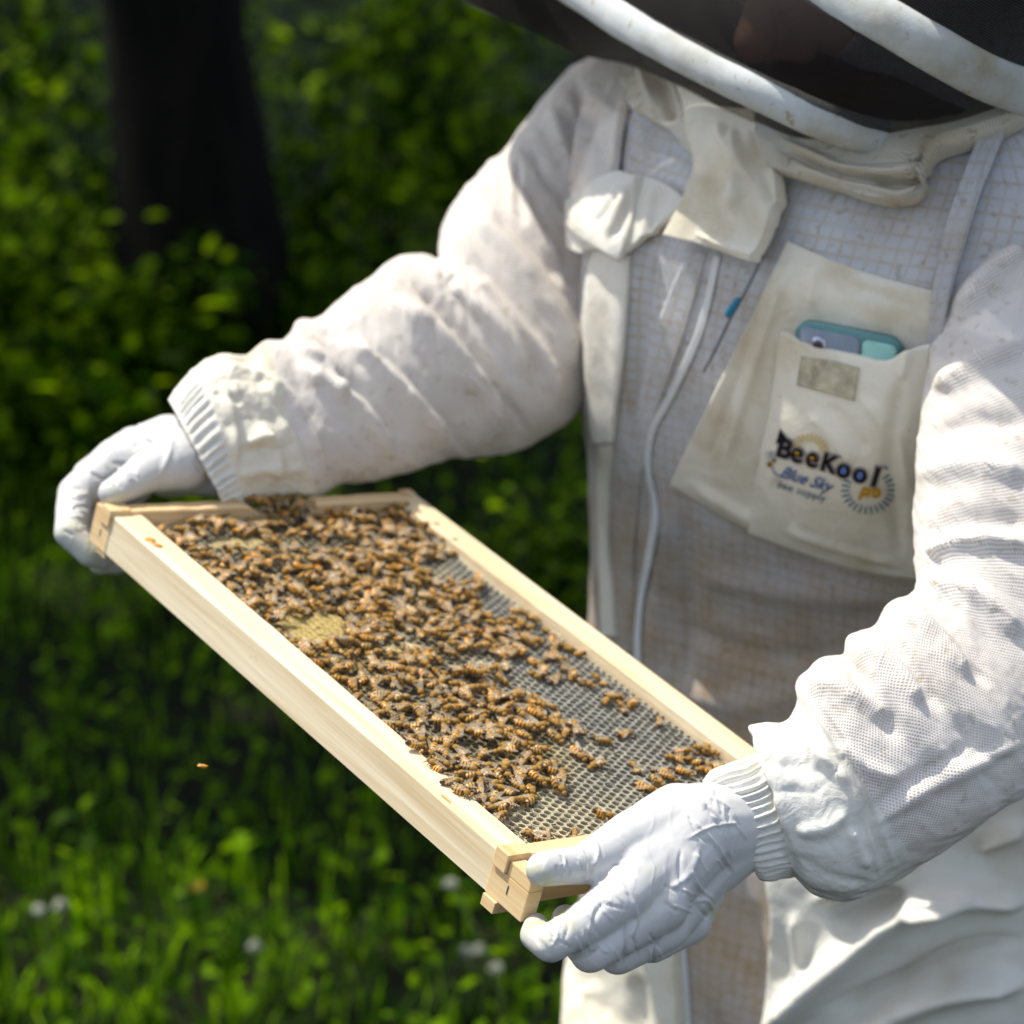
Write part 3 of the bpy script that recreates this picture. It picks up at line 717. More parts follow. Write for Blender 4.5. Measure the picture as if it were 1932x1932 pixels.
ISO = z2([(1215, 745), (1290, 785), (1150, 955), (1130, 1055), (1300, 905), (1370, 860), (1400, 930), (1460, 935), (1505, 960), (1310, 1030), (1365, 990), (1425, 1000), (1480, 1060), (1410, 1110), (1510, 1100), (1300, 1090), (1345, 1085), (1580, 1140), (1640, 1110),
          (1690, 1240), (1740, 1210), (1760, 1260), (1820, 1250), (1530, 1390), (1440, 1370), (1670, 1450), (1790, 1410), (1540, 1520), (1590, 1540), (1630, 1580), (1840, 1590), (1270, 1765), (975, 725), (1000, 760)], 559, 894.4, .3472) + \
      z2([(1005, 215), (1080, 410), (1150, 375), (1185, 430), (1225, 365), (1265, 355), (1300, 385), (1150, 495), (1240, 480), (1290, 455), (1030, 490), (1055, 515), (1000, 540), (945, 575), (325, 830), (395, 845), (540, 830), (715, 722)], 894.5, 1285.8, .3472)
EDGE = z2([(650, 1500), (740, 1595), (850, 1690), (905, 1745), (1010, 1745), (1100, 1800), (1120, 1850)], 559, 894.4, .3472)
TOPB = [(520, 938), (540, 933), (558, 931), (575, 940), (535, 946), (508, 950), (560, 948)]
bees = []
for s in sel: bees.append((s[0], s[1], ZT + rng.uniform(0, .0055) * (rng.random() < .6), None))
for (x, y) in ISO: u, v = px2uv(x, y, -.006); bees.append((u, v, ZT, 'iso'))
for (x, y) in EDGE: u, v = px2uv(x, y, .0); bees.append((u, v, .0002 if v < BT else -.004, 'edge'))
for k_ in range(11): bees.append((.010 + .012 * rng.random(), .118 + .0042 * k_, -.0035 + .005 * rng.random(), 'top'))
bees = [(u, v, z, k, proj(f2w([u, v, z]))) for u, v, z, k in bees]
special = [b for b in bees if b[3]]; rest = sorted([b for b in bees if not b[3]], key=lambda b: b[4][2])
NIND = 296 - len(special)
def heading(b): return rng.uniform(0, 2 * math.pi)
def bee_matrix(b, a):
    tx, ty = rng.normal(0, .26), rng.normal(0, .20)
    return MF @ Matrix.Translation((b[0], b[1], b[2])) @ Matrix.Rotation(a, 4, 'Z') @ Matrix.Rotation(tx, 4, 'X') @ Matrix.Rotation(ty, 4, 'Y') @ Matrix.Scale(rng.uniform(1.06, 1.24), 4)
def make_bee(b, label, group):
    va = vm[rng.integers(0, 3)]; mw = bee_matrix(b, heading(b))
    o = link('honey_bee', va[0], None, mw); tag(o, label, 'bee', group)
    for nm, me in (('abdomen', va[1]), ('wing', va[2][0]), ('wing', va[2][1])):
        c = bpy.data.objects.new(nm, me); SC.collection.objects.link(c); c.parent = o
    return o
iso_lbl = {0: 'upper', 1: 'lower'}
ncl = 0
ZON = [((980, 1150, 1020, 1180), 'two bees side by side near the far long bar'), ]
spec_i = 0
LBI = ['honey bee on bare comb near the far bar, upper one of a pair', 'honey bee on bare comb near the far bar, lower one of a pair', 'lone orange honey bee right of the crowd, beside the long cluster', 'honey bee at the tail of the line of bees left of the long cluster']
for b in special:
    x, y = b[4][0], b[4][1]; i = spec_i; spec_i += 1
    if b[3] == 'top': make_bee(b, 'honey bee clustered in the dip of the far short bar', 'bees clustered in the dip of the short bar')
    elif b[3] == 'edge':
        e = i - len(ISO)
        make_bee(b, ['honey bee stepping onto the near long bar, topmost of those on its edge', 'honey bee lying along the near long bar edge, second from the top', 'striped honey bee standing clear on top of the near long bar', 'honey bee on the near long bar just below the striped one', 'honey bee half on the bar where the crowd ends', 'honey bee below the crowd by the near long bar, upper of two', 'honey bee below the crowd by the near long bar, lower of two'][e], 'bees on the edge of the near bar')
    elif i in (0, 1, 2, 3): make_bee(b, LBI[i], 'bees apart from the crowd')
    elif 4 <= i <= 18: make_bee(b, 'honey bee in the long loose cluster in the middle of the bare comb', 'bees of the long loose cluster')
    elif 19 <= i <= 22: make_bee(b, ['leftmost bee of the small knot of four below the long cluster', 'topmost bee of the small knot of four below the long cluster', 'middle bee of the small knot of four below the long cluster', 'rightmost bee of the small knot of four below the long cluster'][i - 19], 'bees of the knot of four')
    elif i in (23, 24, 25, 26, 27, 28, 29, 30, 31, 32, 33):
        make_bee(b, {23: 'bee on open comb, right one of two spaced off the crowd', 24: 'bee on open comb, left one of two spaced off the crowd', 25: 'bee on open comb under the knot of four, to the left', 26: 'bee on open comb under the knot of four, to the right', 27: 'upper bee of three touching on open comb', 28: 'middle bee of three touching on open comb', 29: 'lower bee of three touching on open comb', 30: 'lone bee on open comb above the right glove thumb side', 31: 'dark striped bee alone below the crowd near the near bar', 32: 'upper bee of two joining the crowd to the open comb', 33: 'lower bee of two joining the crowd to the open comb'}[i], 'bees apart from the crowd')
    elif i == 34: make_bee(b, 'lone bee on open comb beside the far long bar', 'bees apart from the crowd')
    elif 35 <= i <= 47: make_bee(b, 'honey bee in the cluster beside the right glove and its cuff', 'bees of the cluster beside the glove')
    else: make_bee(b, {48: 'left bee of two in the near corner of the comb', 49: 'right bee of two in the near corner of the comb', 50: 'bee at the near short bar beside the gloved thumb', 51: 'bee half hidden at the edge of the right glove'}.get(i, 'honey bee on open comb'), 'bees apart from the crowd')
for b in rest[:NIND]: make_bee(b, 'honey bee packed in the dense crowd on the nearer half of the comb', 'bees of the dense crowd')
pv, pf, pm, pal, ptn, k = [], [], [], [], [], 0
for b in rest[NIND:]:
    (VB, FB, mi), (Va, Fa, al), wg = variants[rng.integers(0, 3)]; Mx = np.array(bee_matrix(b, heading(b))); tn = rng.random()
    for V, Fq, m_i, a_ in ((VB, FB, mi, np.zeros(len(VB))), (Va, Fa, [2] * len(Fa), al), (wg[0][0], wg[0][1], [3] * 5, np.zeros(len(wg[0][0]))), (wg[1][0], wg[1][1], [3] * 5, np.zeros(len(wg[1][0])))):
        pv.append(V @ Mx[:3, :3].T + Mx[:3, 3]); pf.append(np.asarray(Fq) + k); pm += list(m_i); pal.append(a_); ptn.append(np.full(len(V), tn)); k += len(V)
me = mesh('bee_crowd', np.concatenate(pv), np.concatenate(pf), mats=[m_fuzz, m_leg, m_abd, m_wing], mi=pm, attr={'along': np.concatenate(pal), 'tint': np.concatenate(ptn)})
tag(link('bee_crowd', me), 'crowd of brown honey bees covering the farther half of the comb', 'bees', kind='stuff')
print('BEES', len(bees), len(rest[NIND:]))
gnat = link('flying_gnat', mesh('flying_gnat', vm[1][0].vertices and np.concatenate([variants[1][0][0], variants[1][1][0]]) * .45, np.concatenate([np.asarray(variants[1][0][1]), variants[1][1][1] + len(variants[1][0][0])]), m_abd), None, Matrix.Translation(tuple(P(383, 1448, 1.75))))
tag(gnat, 'tiny insect in flight over the grass left of the frame', 'insect')
for w in variants[1][2]: link('wing', mesh('wing', w[0] * .45, w[1], m_wing), gnat, Matrix.Translation(tuple(P(383, 1448, 1.75))))
# ================================================================== BEEKEEPER
sH = np.array([.76, -.65, 0.0]); fH = np.array([-.65, -.76, 0.0])          # across the shoulders, and the way the chest faces
def depth_plane(px, py, n):
    u, v = px2uv(px, py, n); return proj(f2w([u, v, n]))[2]
person = root('person', (.27, 2.05, 0))
tag(person, 'beekeeper in a white bee suit, grey gloves and black veil, holding the frame', 'person')

# ---- torso
zr = np.concatenate([np.linspace(.70, 1.34, 120), np.linspace(1.345, 1.53, 60)])
xl_y = np.array([0, 107, 200, 330, 480, 640, 760, 860, 1180, 1500, 1750, 1850, 1880, 1932, 2300])
xl_x = np.array([1150, 1150, 1140, 1124, 1108, 1106, 1112, 1126, 1130, 1120, 1115, 1105, 1085, 1078, 1070])
ab = np.array([(.70, .235, .165), (.85, .235, .15), (.95, .23, .135), (1.05, .232, .133), (1.15, .238, .148), (1.25, .245, .165), (1.33, .245, .165), (1.38, .24, .145), (1.41, .225, .125), (1.435, .18, .10), (1.46, .12, .085), (1.50, .085, .08), (1.53, .08, .08)])
nth = 420; th = np.linspace(0, 2 * np.pi, nth, endpoint=False)
rows = []; cen = []
for z in zr:
    a = np.interp(z, ab[:, 0], ab[:, 1]); b = np.interp(z, ab[:, 0], ab[:, 2])
    lean = -.02 - .11 * max(0, z - 1.05) / .4
    hh = math.hypot(a * .76, b * .65); Yc = 2.075
    am, bm_ = np.interp(min(z, 1.33), ab[:, 0], ab[:, 1]), np.interp(min(z, 1.33), ab[:, 0], ab[:, 2]); hm = math.hypot(am * .76, bm_ * .65)
    # where the left outline of this ring falls
    cx = .27
    for it in range(5):
        q = proj(np.array([cx - hm, Yc + .05, z])); xt = np.interp(q[1], xl_y, xl_x); cx += (xt - q[0]) / F * q[2]
    c = np.array([cx, Yc, z]) + fH * (lean if z > 1.33 else lean) * np.array([-1, -1, 1]) * 1.0
    c[0] = cx; c[2] = z
    cs, sn = np.cos(th), np.sin(th); e = .88
    r = c + a * np.sign(cs)[:, None] * (np.abs(cs)**e)[:, None] * sH + b * (np.sign(sn) * np.abs(sn)**e)[:, None] * fH
    rows.append(r); cen.append(c)
T = np.array(rows); cen = np.array(cen)
# sagging shoulders are a little higher on the far side
Nn = -grid_normals(T, True)
T = T + Nn * (.0055 * fbm(T * [7, 7, 5], 4, 50) + .0022 * fbm(T * [20, 20, 16], 3, 51))[..., None]
Nn = -grid_normals(T, True)
if ((T[60] - cen[60]) * Nn[60]).sum() < 0: Nn = -Nn
torso_st = [([(1200, 300), (1190, 500), (1175, 800)], 18, 5), ([(1235, 480), (1200, 700), (1190, 900)], 14, -4), ([(1300, 1080), (1500, 1120), (1700, 1130)], 22, 5), ([(1280, 1180), (1450, 1240), (1600, 1230)], 20, -5),
            ([(1260, 1300), (1420, 1330), (1560, 1290)], 24, 5), ([(1500, 420), (1620, 450), (1740, 470)], 18, 3), ([(1250, 940), (1245, 1100), (1235, 1250)], 22, 5), ([(1290, 960), (1300, 1100), (1290, 1300)], 18, -5),
            ([(1330, 1700), (1350, 1932)], 22, 5), ([(1420, 1700), (1430, 1900)], 20, -5)]
T = sculpt(T, Nn, torso_st)
arc = np.zeros(T.shape[:2] + (2,)); per = np.linalg.norm(np.roll(T, -1, 1) - T, axis=2)[60].cumsum(); arc[..., 0] = per[None, :]; arc[..., 1] = np.concatenate([[0], np.cumsum(np.linalg.norm(np.diff(cen, axis=0), axis=1))])[:, None] * 1.0
me = mesh('suit_torso', T.reshape(-1, 3), grid_faces(len(zr), nth, True), m_chest, uv=arc.reshape(-1, 2))
suit = link('suit_torso', me, person)
suit['label'] = 'blue grey ventilated chest and belly, stained brown low down'
def bvh_of(V, Fq): return BVHTree.FromPolygons([tuple(v) for v in V.tolist()], [tuple(f) for f in Fq.tolist()])
TB = bvh_of(T.reshape(-1, 3), grid_faces(len(zr), nth, True))
CLv = Vector(CAML.tolist())
def cast(q, tree=None, off=0.0):
    """picture positions (...,2) onto the torso cloth, lifted off metres"""
    tree = tree or TB; sh = q.shape[:-1]; q2 = q.reshape(-1, 2); out = np.full((len(q2), 3), np.nan); nn = np.zeros((len(q2), 3))
    for i, (px, py) in enumerate(q2):
        d = CAMR @ np.array([(px - 966) / F, (966 - py) / F, -1.0]); h = tree.ray_cast(CLv, Vector(d.tolist()).normalized())
        if h[0] is not None:
            nv = np.array(h[1]); 
            if nv @ d > 0: nv = -nv
            out[i] = np.array(h[0]); nn[i] = nv
    bad = np.isnan(out[:, 0]); good = np.where(~bad)[0]
    for i in np.where(bad)[0]:
        j = good[((q2[good] - q2[i])**2).sum(1).argmin()]; d = proj(out[j])[2]; out[i] = P(q2[i, 0], q2[i, 1], d + .004); nn[i] = nn[j]
    return out.reshape(sh + (3,)), nn.reshape(sh + (3,))
def smooth_grid(G, it):
    for _ in range(it):
        A = G.copy(); A[1:-1] = (G[2:] + G[:-2] + 2 * G[1:-1]) / 4; A[:, 1:-1] = (A[:, 2:] + A[:, :-2] + 2 * A[:, 1:-1]) / 4; G = A
    return G
def drape(name, c0, c1, n, m, off, mat, strokes=(), tree=None, wob=.0015, sm_=6, parent=None, edge=.003, bulge=0., label=None, seed=1, ragged=0., tilt=0.):
    """cloth piece between two outline curves given in the picture, lying on the body with its own thickness"""
    a = spline(np.c_[np.asarray(c0, float), np.zeros(len(c0))], m)[:, :2]; b = spline(np.c_[np.asarray(c1, float), np.zeros(len(c1))], m)[:, :2]
    s = np.linspace(0, 1, n)[:, None, None]; q = a[None] * (1 - s) + b[None] * s
    if ragged: q[-1] += ragged * vnoise(np.c_[np.arange(m) * .9, np.zeros(m), np.zeros(m) + seed])[:, None]
    G, Nm = cast(q, tree); G = smooth_grid(G, sm_); Nm = smooth_grid(Nm, 12); Nm /= np.linalg.norm(Nm, axis=-1, keepdims=True)
    bu = np.sin(np.pi * s[..., 0]) * np.sin(np.pi * np.linspace(0, 1, m))[None]
    G = G + Nm * (off + bulge * bu + wob * fbm(G * 22, 3, seed) + tilt * s[..., 0])[..., None]
    G = sculpt(G, Nm, list(strokes), -.3)
    # rim: fold the border back to the body
    Gp = np.pad(G, ((1, 1), (1, 1), (0, 0)), mode='edge'); Np = np.pad(Nm, ((1, 1), (1, 1), (0, 0)), mode='edge')
    msk = np.zeros(Gp.shape[:2], bool); msk[0] = msk[-1] = True; msk[:, 0] = msk[:, -1] = True
    Gp[msk] -= Np[msk] * edge
    uvq = np.stack(np.meshgrid(np.arange(n + 2), np.arange(m + 2), indexing='ij'), -1) * .0015
    V = Gp.reshape(-1, 3); Fq = grid_faces(n + 2, m + 2)
    o = link(name, mesh(name, V, Fq, mat, uv=uvq.reshape(-1, 2)), parent or person)
    if label: o['label'] = label
    return o, bvh_of(V, Fq)

m_collar = mat_mesh_cloth('collar_mesh', (.66, .64, .57, 1), (.42, .40, .34, 1), .0032, (.78, .66, .46, 1), .9, depth=.0005)
# ---- chest details
panel, PB_ = drape('chest_panel', [(1492, 455), (1560, 486), (1650, 518), (1762, 548)], [(1268, 912), (1400, 985), (1560, 1042), (1660, 1070), (1732, 1078)], 90, 80, .004, m_cream, label='cream panel behind the phone pocket, spotted with brown',
      strokes=[([(1500, 470), (1420, 700), (1360, 900)], 10, 2.2), ([(1440, 560), (1340, 860)], 8, -2), ([(1290, 905), (1420, 980), (1600, 1040)], 12, 4), ([(1540, 500), (1530, 580)], 8, 2), ([(1600, 540), (1730, 580)], 8, -2), ([(1590, 520), (1740, 555)], 5, 1.5)])
pocket, KB = drape('phone_pocket', [(1503, 611), (1560, 634), (1640, 654), (1692, 663), (1724, 643), (1768, 630)], [(1426, 990), (1560, 1038), (1660, 1066), (1732, 1076)], 90, 90, .0185, m_cream, edge=.004, bulge=.019, tilt=-.008, label='cream chest pocket with a printed logo and a phone in it',
      strokes=[([(1525, 770), (1590, 850), (1610, 880)], 14, 2.4), ([(1560, 760), (1640, 860)], 15, -2.2), ([(1620, 740), (1690, 830), (1720, 930)], 14, 3), ([(1460, 900), (1500, 1000)], 14, -3), ([(1700, 700), (1680, 900), (1700, 1050)], 16, -4), ([(1480, 1000), (1600, 1040), (1700, 1066)], 9, 3), ([(1720, 640), (1700, 720)], 9, 3)])
m_velcro = mat_plain('old_hook_tape', (.42, .38, .27, 1), .95, .1, 700, .35, 120)
drape('hook_tape_patch', [(1513, 672), (1570, 680), (1622, 694)], [(1504, 726), (1550, 738), (1612, 756)], 20, 34, .0012, m_velcro, tree=KB, parent=pocket, wob=.0014, edge=.002)
m_zip = mat_plain('zip_tape', (.70, .72, .72, 1), .5, .3, 600, .05)
drape('front_zip', [(1350, 480), (1316, 620), (1262, 742), (1228, 806), (1218, 872), (1233, 960), (1219, 1060), (1203, 1150), (1199, 1250), (1215, 1400), (1270, 1600), (1283, 1760), (1296, 1960)],
      [(1362, 484), (1328, 628), (1274, 748), (1239, 812), (1229, 872), (1245, 960), (1232, 1062), (1215, 1152), (1212, 1250), (1232, 1400), (1280, 1600), (1294, 1760), (1308, 1960)], 7, 260, .0016, m_zip, edge=.0005, wob=.0006)
drape('side_stripe', [(1128, 470), (1112, 560), (1112, 700), (1124, 834)], [(1192, 480), (1186, 600), (1172, 740), (1162, 832)], 18, 120, .004, m_cotton, label='cotton side stripe of the suit')
drape('side_stripe', [(1133, 838), (1133, 1000), (1140, 1200)], [(1156, 838), (1152, 1000), (1166, 1200)], 8, 120, .003, m_cream, wob=.001)
drape('zip_guard', [(1300, 470), (1240, 620), (1200, 800), (1185, 1000), (1180, 1230)], [(1335, 478), (1290, 640), (1240, 780), (1212, 900), (1196, 1230)], 14, 200, .0015, m_chest, wob=.001)
drape('shoulder_flap', [(1212, 334), (1262, 346), (1314, 386)], [(1188, 478), (1240, 446), (1308, 397)], 34, 40, .009, m_cotton, edge=.006, strokes=[([(1240, 350), (1215, 470)], 7, 3, 's'), ([(1290, 380), (1225, 440)], 5, 2)], wob=.001, sm_=2, label='lower fold of the white flap by the shoulder')
drape('shoulder_flap', [(1148, 350), (1180, 338), (1232, 340)], [(1102, 425), (1148, 458), (1192, 483)], 44, 50, .015, m_cotton, edge=.006, label='upper fold of the white flap by the shoulder', strokes=[([(1196, 345), (1172, 400), (1150, 452)], 9, 4.0, 's'), ([(1216, 350), (1200, 400), (1180, 470)], 7, -3.5, 's'), ([(1165, 360), (1140, 400), (1118, 425)], 6, -2.5)], wob=.0006, sm_=2)
drape('shoulder_tab', [(1090, 384), (1094, 470)], [(1122, 378), (1126, 478)], 16, 40, .010, m_cotton, edge=.008, strokes=[([(1100, 400), (1115, 460)], 7, 5)])
drape('collar_band', [(1188, 104), (1255, 122), (1330, 178), (1440, 240)], [(1196, 182), (1228, 228), (1290, 262), (1352, 330)], 40, 90, .020, m_collar, edge=.018, label='crumpled collar cloth at the left of the neck', wob=.006,
      strokes=[([(1205, 120), (1235, 200)], 10, 7), ([(1240, 130), (1270, 230)], 10, -7), ([(1270, 150), (1300, 240)], 9, 6), ([(1300, 180), (1325, 270)], 9, -6)])
drape('collar_flap', [(1308, 196), (1330, 262), (1348, 325), (1330, 385), (1298, 452)], [(1452, 232), (1462, 285), (1493, 345), (1486, 420), (1449, 498)], 60, 70, .024, m_cream, edge=.014, label='hanging cream throat flap with a rounded end', bulge=.006, wob=.003,
      strokes=[([(1350, 230), (1390, 320), (1380, 400)], 16, 7), ([(1420, 240), (1440, 320), (1460, 400)], 13, -6), ([(1310, 440), (1370, 466), (1440, 485)], 6, 2.5), ([(1470, 320), (1478, 400), (1450, 480)], 7, 3), ([(1380, 240), (1420, 350)], 10, 4)])
drape('collar_band', [(1452, 236), (1540, 272), (1680, 285), (1800, 262), (1945, 196)], [(1488, 338), (1580, 364), (1705, 396), (1742, 386), (1768, 318), (1850, 286), (1945, 240)], 44, 150, .030, m_collar, edge=.026, label='wide loose collar cloth under the veil at the right', wob=.004,
      strokes=[([(1470, 262), (1600, 318), (1740, 322), (1880, 262)], 10, 9), ([(1475, 285), (1600, 336), (1730, 338), (1870, 280)], 7, -10), ([(1500, 320), (1620, 345), (1700, 372)], 12, 6), ([(1500, 345), (1600, 362), (1700, 388)], 5, 3), ([(1560, 310), (1640, 300), (1760, 296)], 8, -6), ([(1640, 345), (1690, 350), (1735, 335)], 8, -6)])
drape('armhole_binding', [(1150, 112), (1118, 210), (1102, 320), (1104, 470)], [(1215, 112), (1188, 230), (1176, 330), (1186, 470)], 26, 90, .010, m_sleeve, edge=.006, strokes=[([(1166, 125), (1132, 260), (1120, 440)], 6, 4), ([(1180, 125), (1146, 260), (1134, 440)], 5, -3)])
drape('armhole_binding', [(1858, 262), (1806, 400), (1770, 540), (1758, 640)], [(1895, 262), (1840, 410), (1800, 545), (1780, 640)], 14, 100, .012, m_chest, edge=.008, strokes=[([(1866, 290), (1790, 600)], 6, 3)])
m_blue = mat_plain('blue_plastic', (.005, .17, .30, 1), .3, .5)
m_cord = mat_plain('dark_cord', (.16, .17, .20, 1), .7)
def on_chest(px, py, off): 
    p_, n_ = cast(np.array([[px, py]]), TB); return p_[0] + n_[0] * off
cordp = np.array([on_chest(a, b, .010) for a, b in [(1482, 432), (1452, 490), (1424, 540), (1396, 590), (1368, 650), (1346, 692)]])
cord = link('pull_cord', mesh('pull_cord', *tube_mesh(spline(cordp, 30), np.full(30, .0011), 6), m_cord), person)
pp = spline(np.array([on_chest(1415, 550, .013), on_chest(1405, 568, .014), on_chest(1393, 588, .013)]), 8)
link('cord_toggle', mesh('cord_toggle', *tube_mesh(pp, np.array([.0006, .0020, .0024, .0026, .0030, .0032, .0028, .0008]), 12), m_blue), cord)
m_stit = mat_plain('stain_brown', (.40, .31, .18, 1), .9)

# ---- phone in the pocket
PHT = 5.5
pc, pn = cast(np.array([[1614, 628]])); pc, pn = pc[0], pn[0]; nrm = (pn + np.array([0, 0, -.05])); 
c2, _ = cast(np.array([[1520, 600], [1710, 646]])); xa = c2[1] - c2[0]; xa /= np.linalg.norm(xa)
za = pn - (pn @ xa) * xa; za /= np.linalg.norm(za); ya = np.cross(za, xa)
if ya[2] < 0: ya = -ya; xa = -xa
pm_ = Matrix([[xa[i], ya[i], za[i], 0] for i in range(3)] + [[0, 0, 0, 1]]); top = pc + za * .0098 + ya * .002; za_t = Matrix.Rotation(math.radians(PHT), 4, 'X') @ Matrix.Rotation(math.radians(5), 4, 'Y')
def pl(x, y, z): return Matrix.Translation(tuple(top)) @ pm_ @ za_t @ Matrix.Translation((x, y, z))
def rbox(name, w, h, d, r, mat, parent, mw, bev=.0015, seg=6):
    bm = bmesh.new(); pts = []
    for cx, cy, a0 in ((w / 2 - r, h / 2 - r, 0), (-w / 2 + r, h / 2 - r, 90), (-w / 2 + r, -h / 2 + r, 180), (w / 2 - r, -h / 2 + r, 270)):
        for k in range(seg + 1):
            a = math.radians(a0 + 90 * k / seg); pts.append((cx + r * math.cos(a), cy + r * math.sin(a)))
    f = bm.faces.new([bm.verts.new((x, y, -d / 2)) for x, y in pts]); ex = bmesh.ops.extrude_face_region(bm, geom=[f])
    bmesh.ops.translate(bm, verts=[v for v in ex['geom'] if isinstance(v, bmesh.types.BMVert)], vec=(0, 0, d)); bmesh.ops.recalc_face_normals(bm, faces=bm.faces)
    ed = [e for e in bm.edges if abs(e.verts[0].co.z - e.verts[1].co.z) < 1e-6]; bmesh.ops.bevel(bm, geom=ed, offset=bev, segments=2, affect='EDGES')
    me = bpy.data.meshes.new(name); bm.to_mesh(me); bm.free(); me.materials.append(mat); me.polygons.foreach_set('use_smooth', [True] * len(me.polygons)); return link(name, me, parent, mw)
m_case = mat_plain('teal_case', (.10, .25, .25, 1), .35, .5); m_case2 = mat_plain('mint_rubber', (.28, .55, .48, 1), .4, .4); m_screen = mat_plain('phone_back', (.22, .26, .32, 1), .12, .6); m_lens = mat_plain('lens_ring', (.5, .5, .58, 1), .2, .6, Metallic=.6); m_dk = mat_plain('lens_dark', (.02, .02, .03, 1), .05, .8)
phone = rbox('mobile_phone', .074, .138, .0076, .011, m_case, None, pl(0, -.064, 0)); tag(phone, 'phone in a teal case sticking out of the chest pocket', 'phone')
rbox('phone_back', .042, .1, .0012, .006, m_screen, phone, pl(-.012, -.0475, .0049), .0004)
rbox('case_pad', .024, .1, .0016, .005, m_case2, phone, pl(.0225, -.0480, .0051), .0006)
ln = rbox('camera_lens', .011, .011, .002, .0054, m_lens, phone, pl(-.019, -.0075, .0059), .0006); rbox('lens_glass', .007, .007, .0008, .0034, m_dk, ln, pl(-.019, -.0075, .0072), .0002)

# ---- printed logo on the pocket
def ink(name, c): return mat_plain(name, c, .75, .15)
i_blk = ink('ink_black', (.006, .006, .008, 1)); i_gry = ink('ink_grey', (.24, .20, .21, 1)); i_org = ink('ink_orange', (.55, .30, .01, 1)); i_yel = ink('ink_yellow', (.62, .45, .12, 1)); i_blu = ink('ink_blue', (.035, .10, .28, 1)); i_sky = ink('ink_light_blue', (.10, .20, .50, 1)); i_slt = ink('ink_slate', (.08, .15, .22, 1)); i_ray = ink('ink_ray_blue', (.07, .20, .29, 1))
LOGO = []
def place2d(V2, Fc, mat, lift):
    """V2: logo coordinates already in picture units"""
    LOGO.append((np.asarray(V2, float), Fc, mat, lift))
ang = math.radians(17.3); LX = np.array([math.cos(ang), math.sin(ang)]); LY = np.array([math.sin(ang) * .9, -math.cos(ang)])
def text2d(s, org, size, bold=0., shear=0., sx=1., space=1., ax=None):
    cu_ = bpy.data.curves.new('t', 'FONT'); cu_.body = s; cu_.size = 1; cu_.offset = bold; cu_.shear = shear; cu_.space_character = space; cu_.resolution_u = 4
    ob = bpy.data.objects.new('t', cu_); SC.collection.objects.link(ob); dg = bpy.context.evaluated_depsgraph_get(); me = bpy.data.meshes.new_from_object(ob.evaluated_get(dg))
    V = np.array([v.co[:2] for v in me.vertices]); Fc = [tuple(p_.vertices) for p_ in me.polygons]; bpy.data.objects.remove(ob); bpy.data.curves.remove(cu_); bpy.data.meshes.remove(me)
    w = V[:, 0].max() if len(V) else 1
    X, Y = ax if ax else (LX, LY)
    return np.asarray(org) + V[:, :1] * size * sx * X + V[:, 1:] * size * Y, Fc, w
def disc2d(c, rx, ry, n=20, th0=0):
    a = np.linspace(0, 2 * np.pi, n, endpoint=False); return np.asarray(c) + (np.cos(a) * rx)[:, None] * LX + (np.sin(a) * ry)[:, None] * LY, [tuple(range(n))]
def ray2d(c, a0, a1, k, r0, r1, w, mat, yl=.9):
    for a in np.linspace(a0, a1, k):
        a = math.radians(a); d = np.array([math.cos(a), -math.sin(a) * yl]); t_ = np.array([-d[1], d[0]])
        place2d([c + d * r0 - t_ * w * .4, c + d * r0 + t_ * w * .4, c + d * r1 + t_ * w * .6, c + d * r1 - t_ * w * .6], [(0, 1, 2, 3)], mat, .0)
c0 = np.array([1528., 850.]); ray2d(c0, 165, -5, 13, 20, 37, 3.0, i_yel)
c1 = np.array([1638., 922.]); ray2d(c1, 40, -205, 19, 34, 50, 3.2, i_ray)
lt = [('B', 1466.0, 856.5, 50, 1.0), ('e', 1492.5, 865.0, 52, .92), ('e', 1520.5, 873.5, 52, .92), ('K', 1548.5, 882, 46, .95), ('o', 1577.5, 893.0, 50, .92), ('o', 1607.5, 902.0, 50, .92), ('l', 1642.0, 911.5, 50, 1.0)]
for ch, x, y, sz_, k in lt:
    V, Fc, w = text2d(ch, (x, y), sz_, .085, 0, k); place2d(V, Fc, i_gry, .0002)
    V, Fc, w = text2d(ch, (x, y), sz_, .022, 0, k); place2d(V, Fc, i_blk, .0005)
place2d([(1467, 836), (1476, 807), (1482, 816), (1491, 832), (1480, 834)], [(0, 1, 2, 3, 4)], i_blk, .0005)
for x, y in ((1507.5, 852.5), (1535.5, 861.5)): V, Fc = disc2d((x, y), 4.6, 2.8); place2d(V, Fc, i_org, .0007)
for x, y in ((1593, 884.5), (1623, 893.5)): V, Fc = disc2d((x, y), 5.2, 7.5); place2d(V, Fc, i_sky, .0007)
V, Fc, w = text2d('TM', (1661, 881), 9, .01); place2d(V, Fc, i_slt, .0002)
V, Fc, w = text2d('pro', (1622, 930), 32, .05, .35, .86, .86, (np.array([.99, .13]), np.array([.05, -1]))); place2d(V, Fc, i_org, .0009)
V, Fc, w = text2d('Blue Sky', (1472, 897), 31, .012, .45, .93); place2d(V, Fc, i_blu, .0002)
V, Fc, w = text2d('bee supply', (1468, 917), 19.5, .012, 0, 1.0, 1.12); place2d(V, Fc, i_slt, .0002)
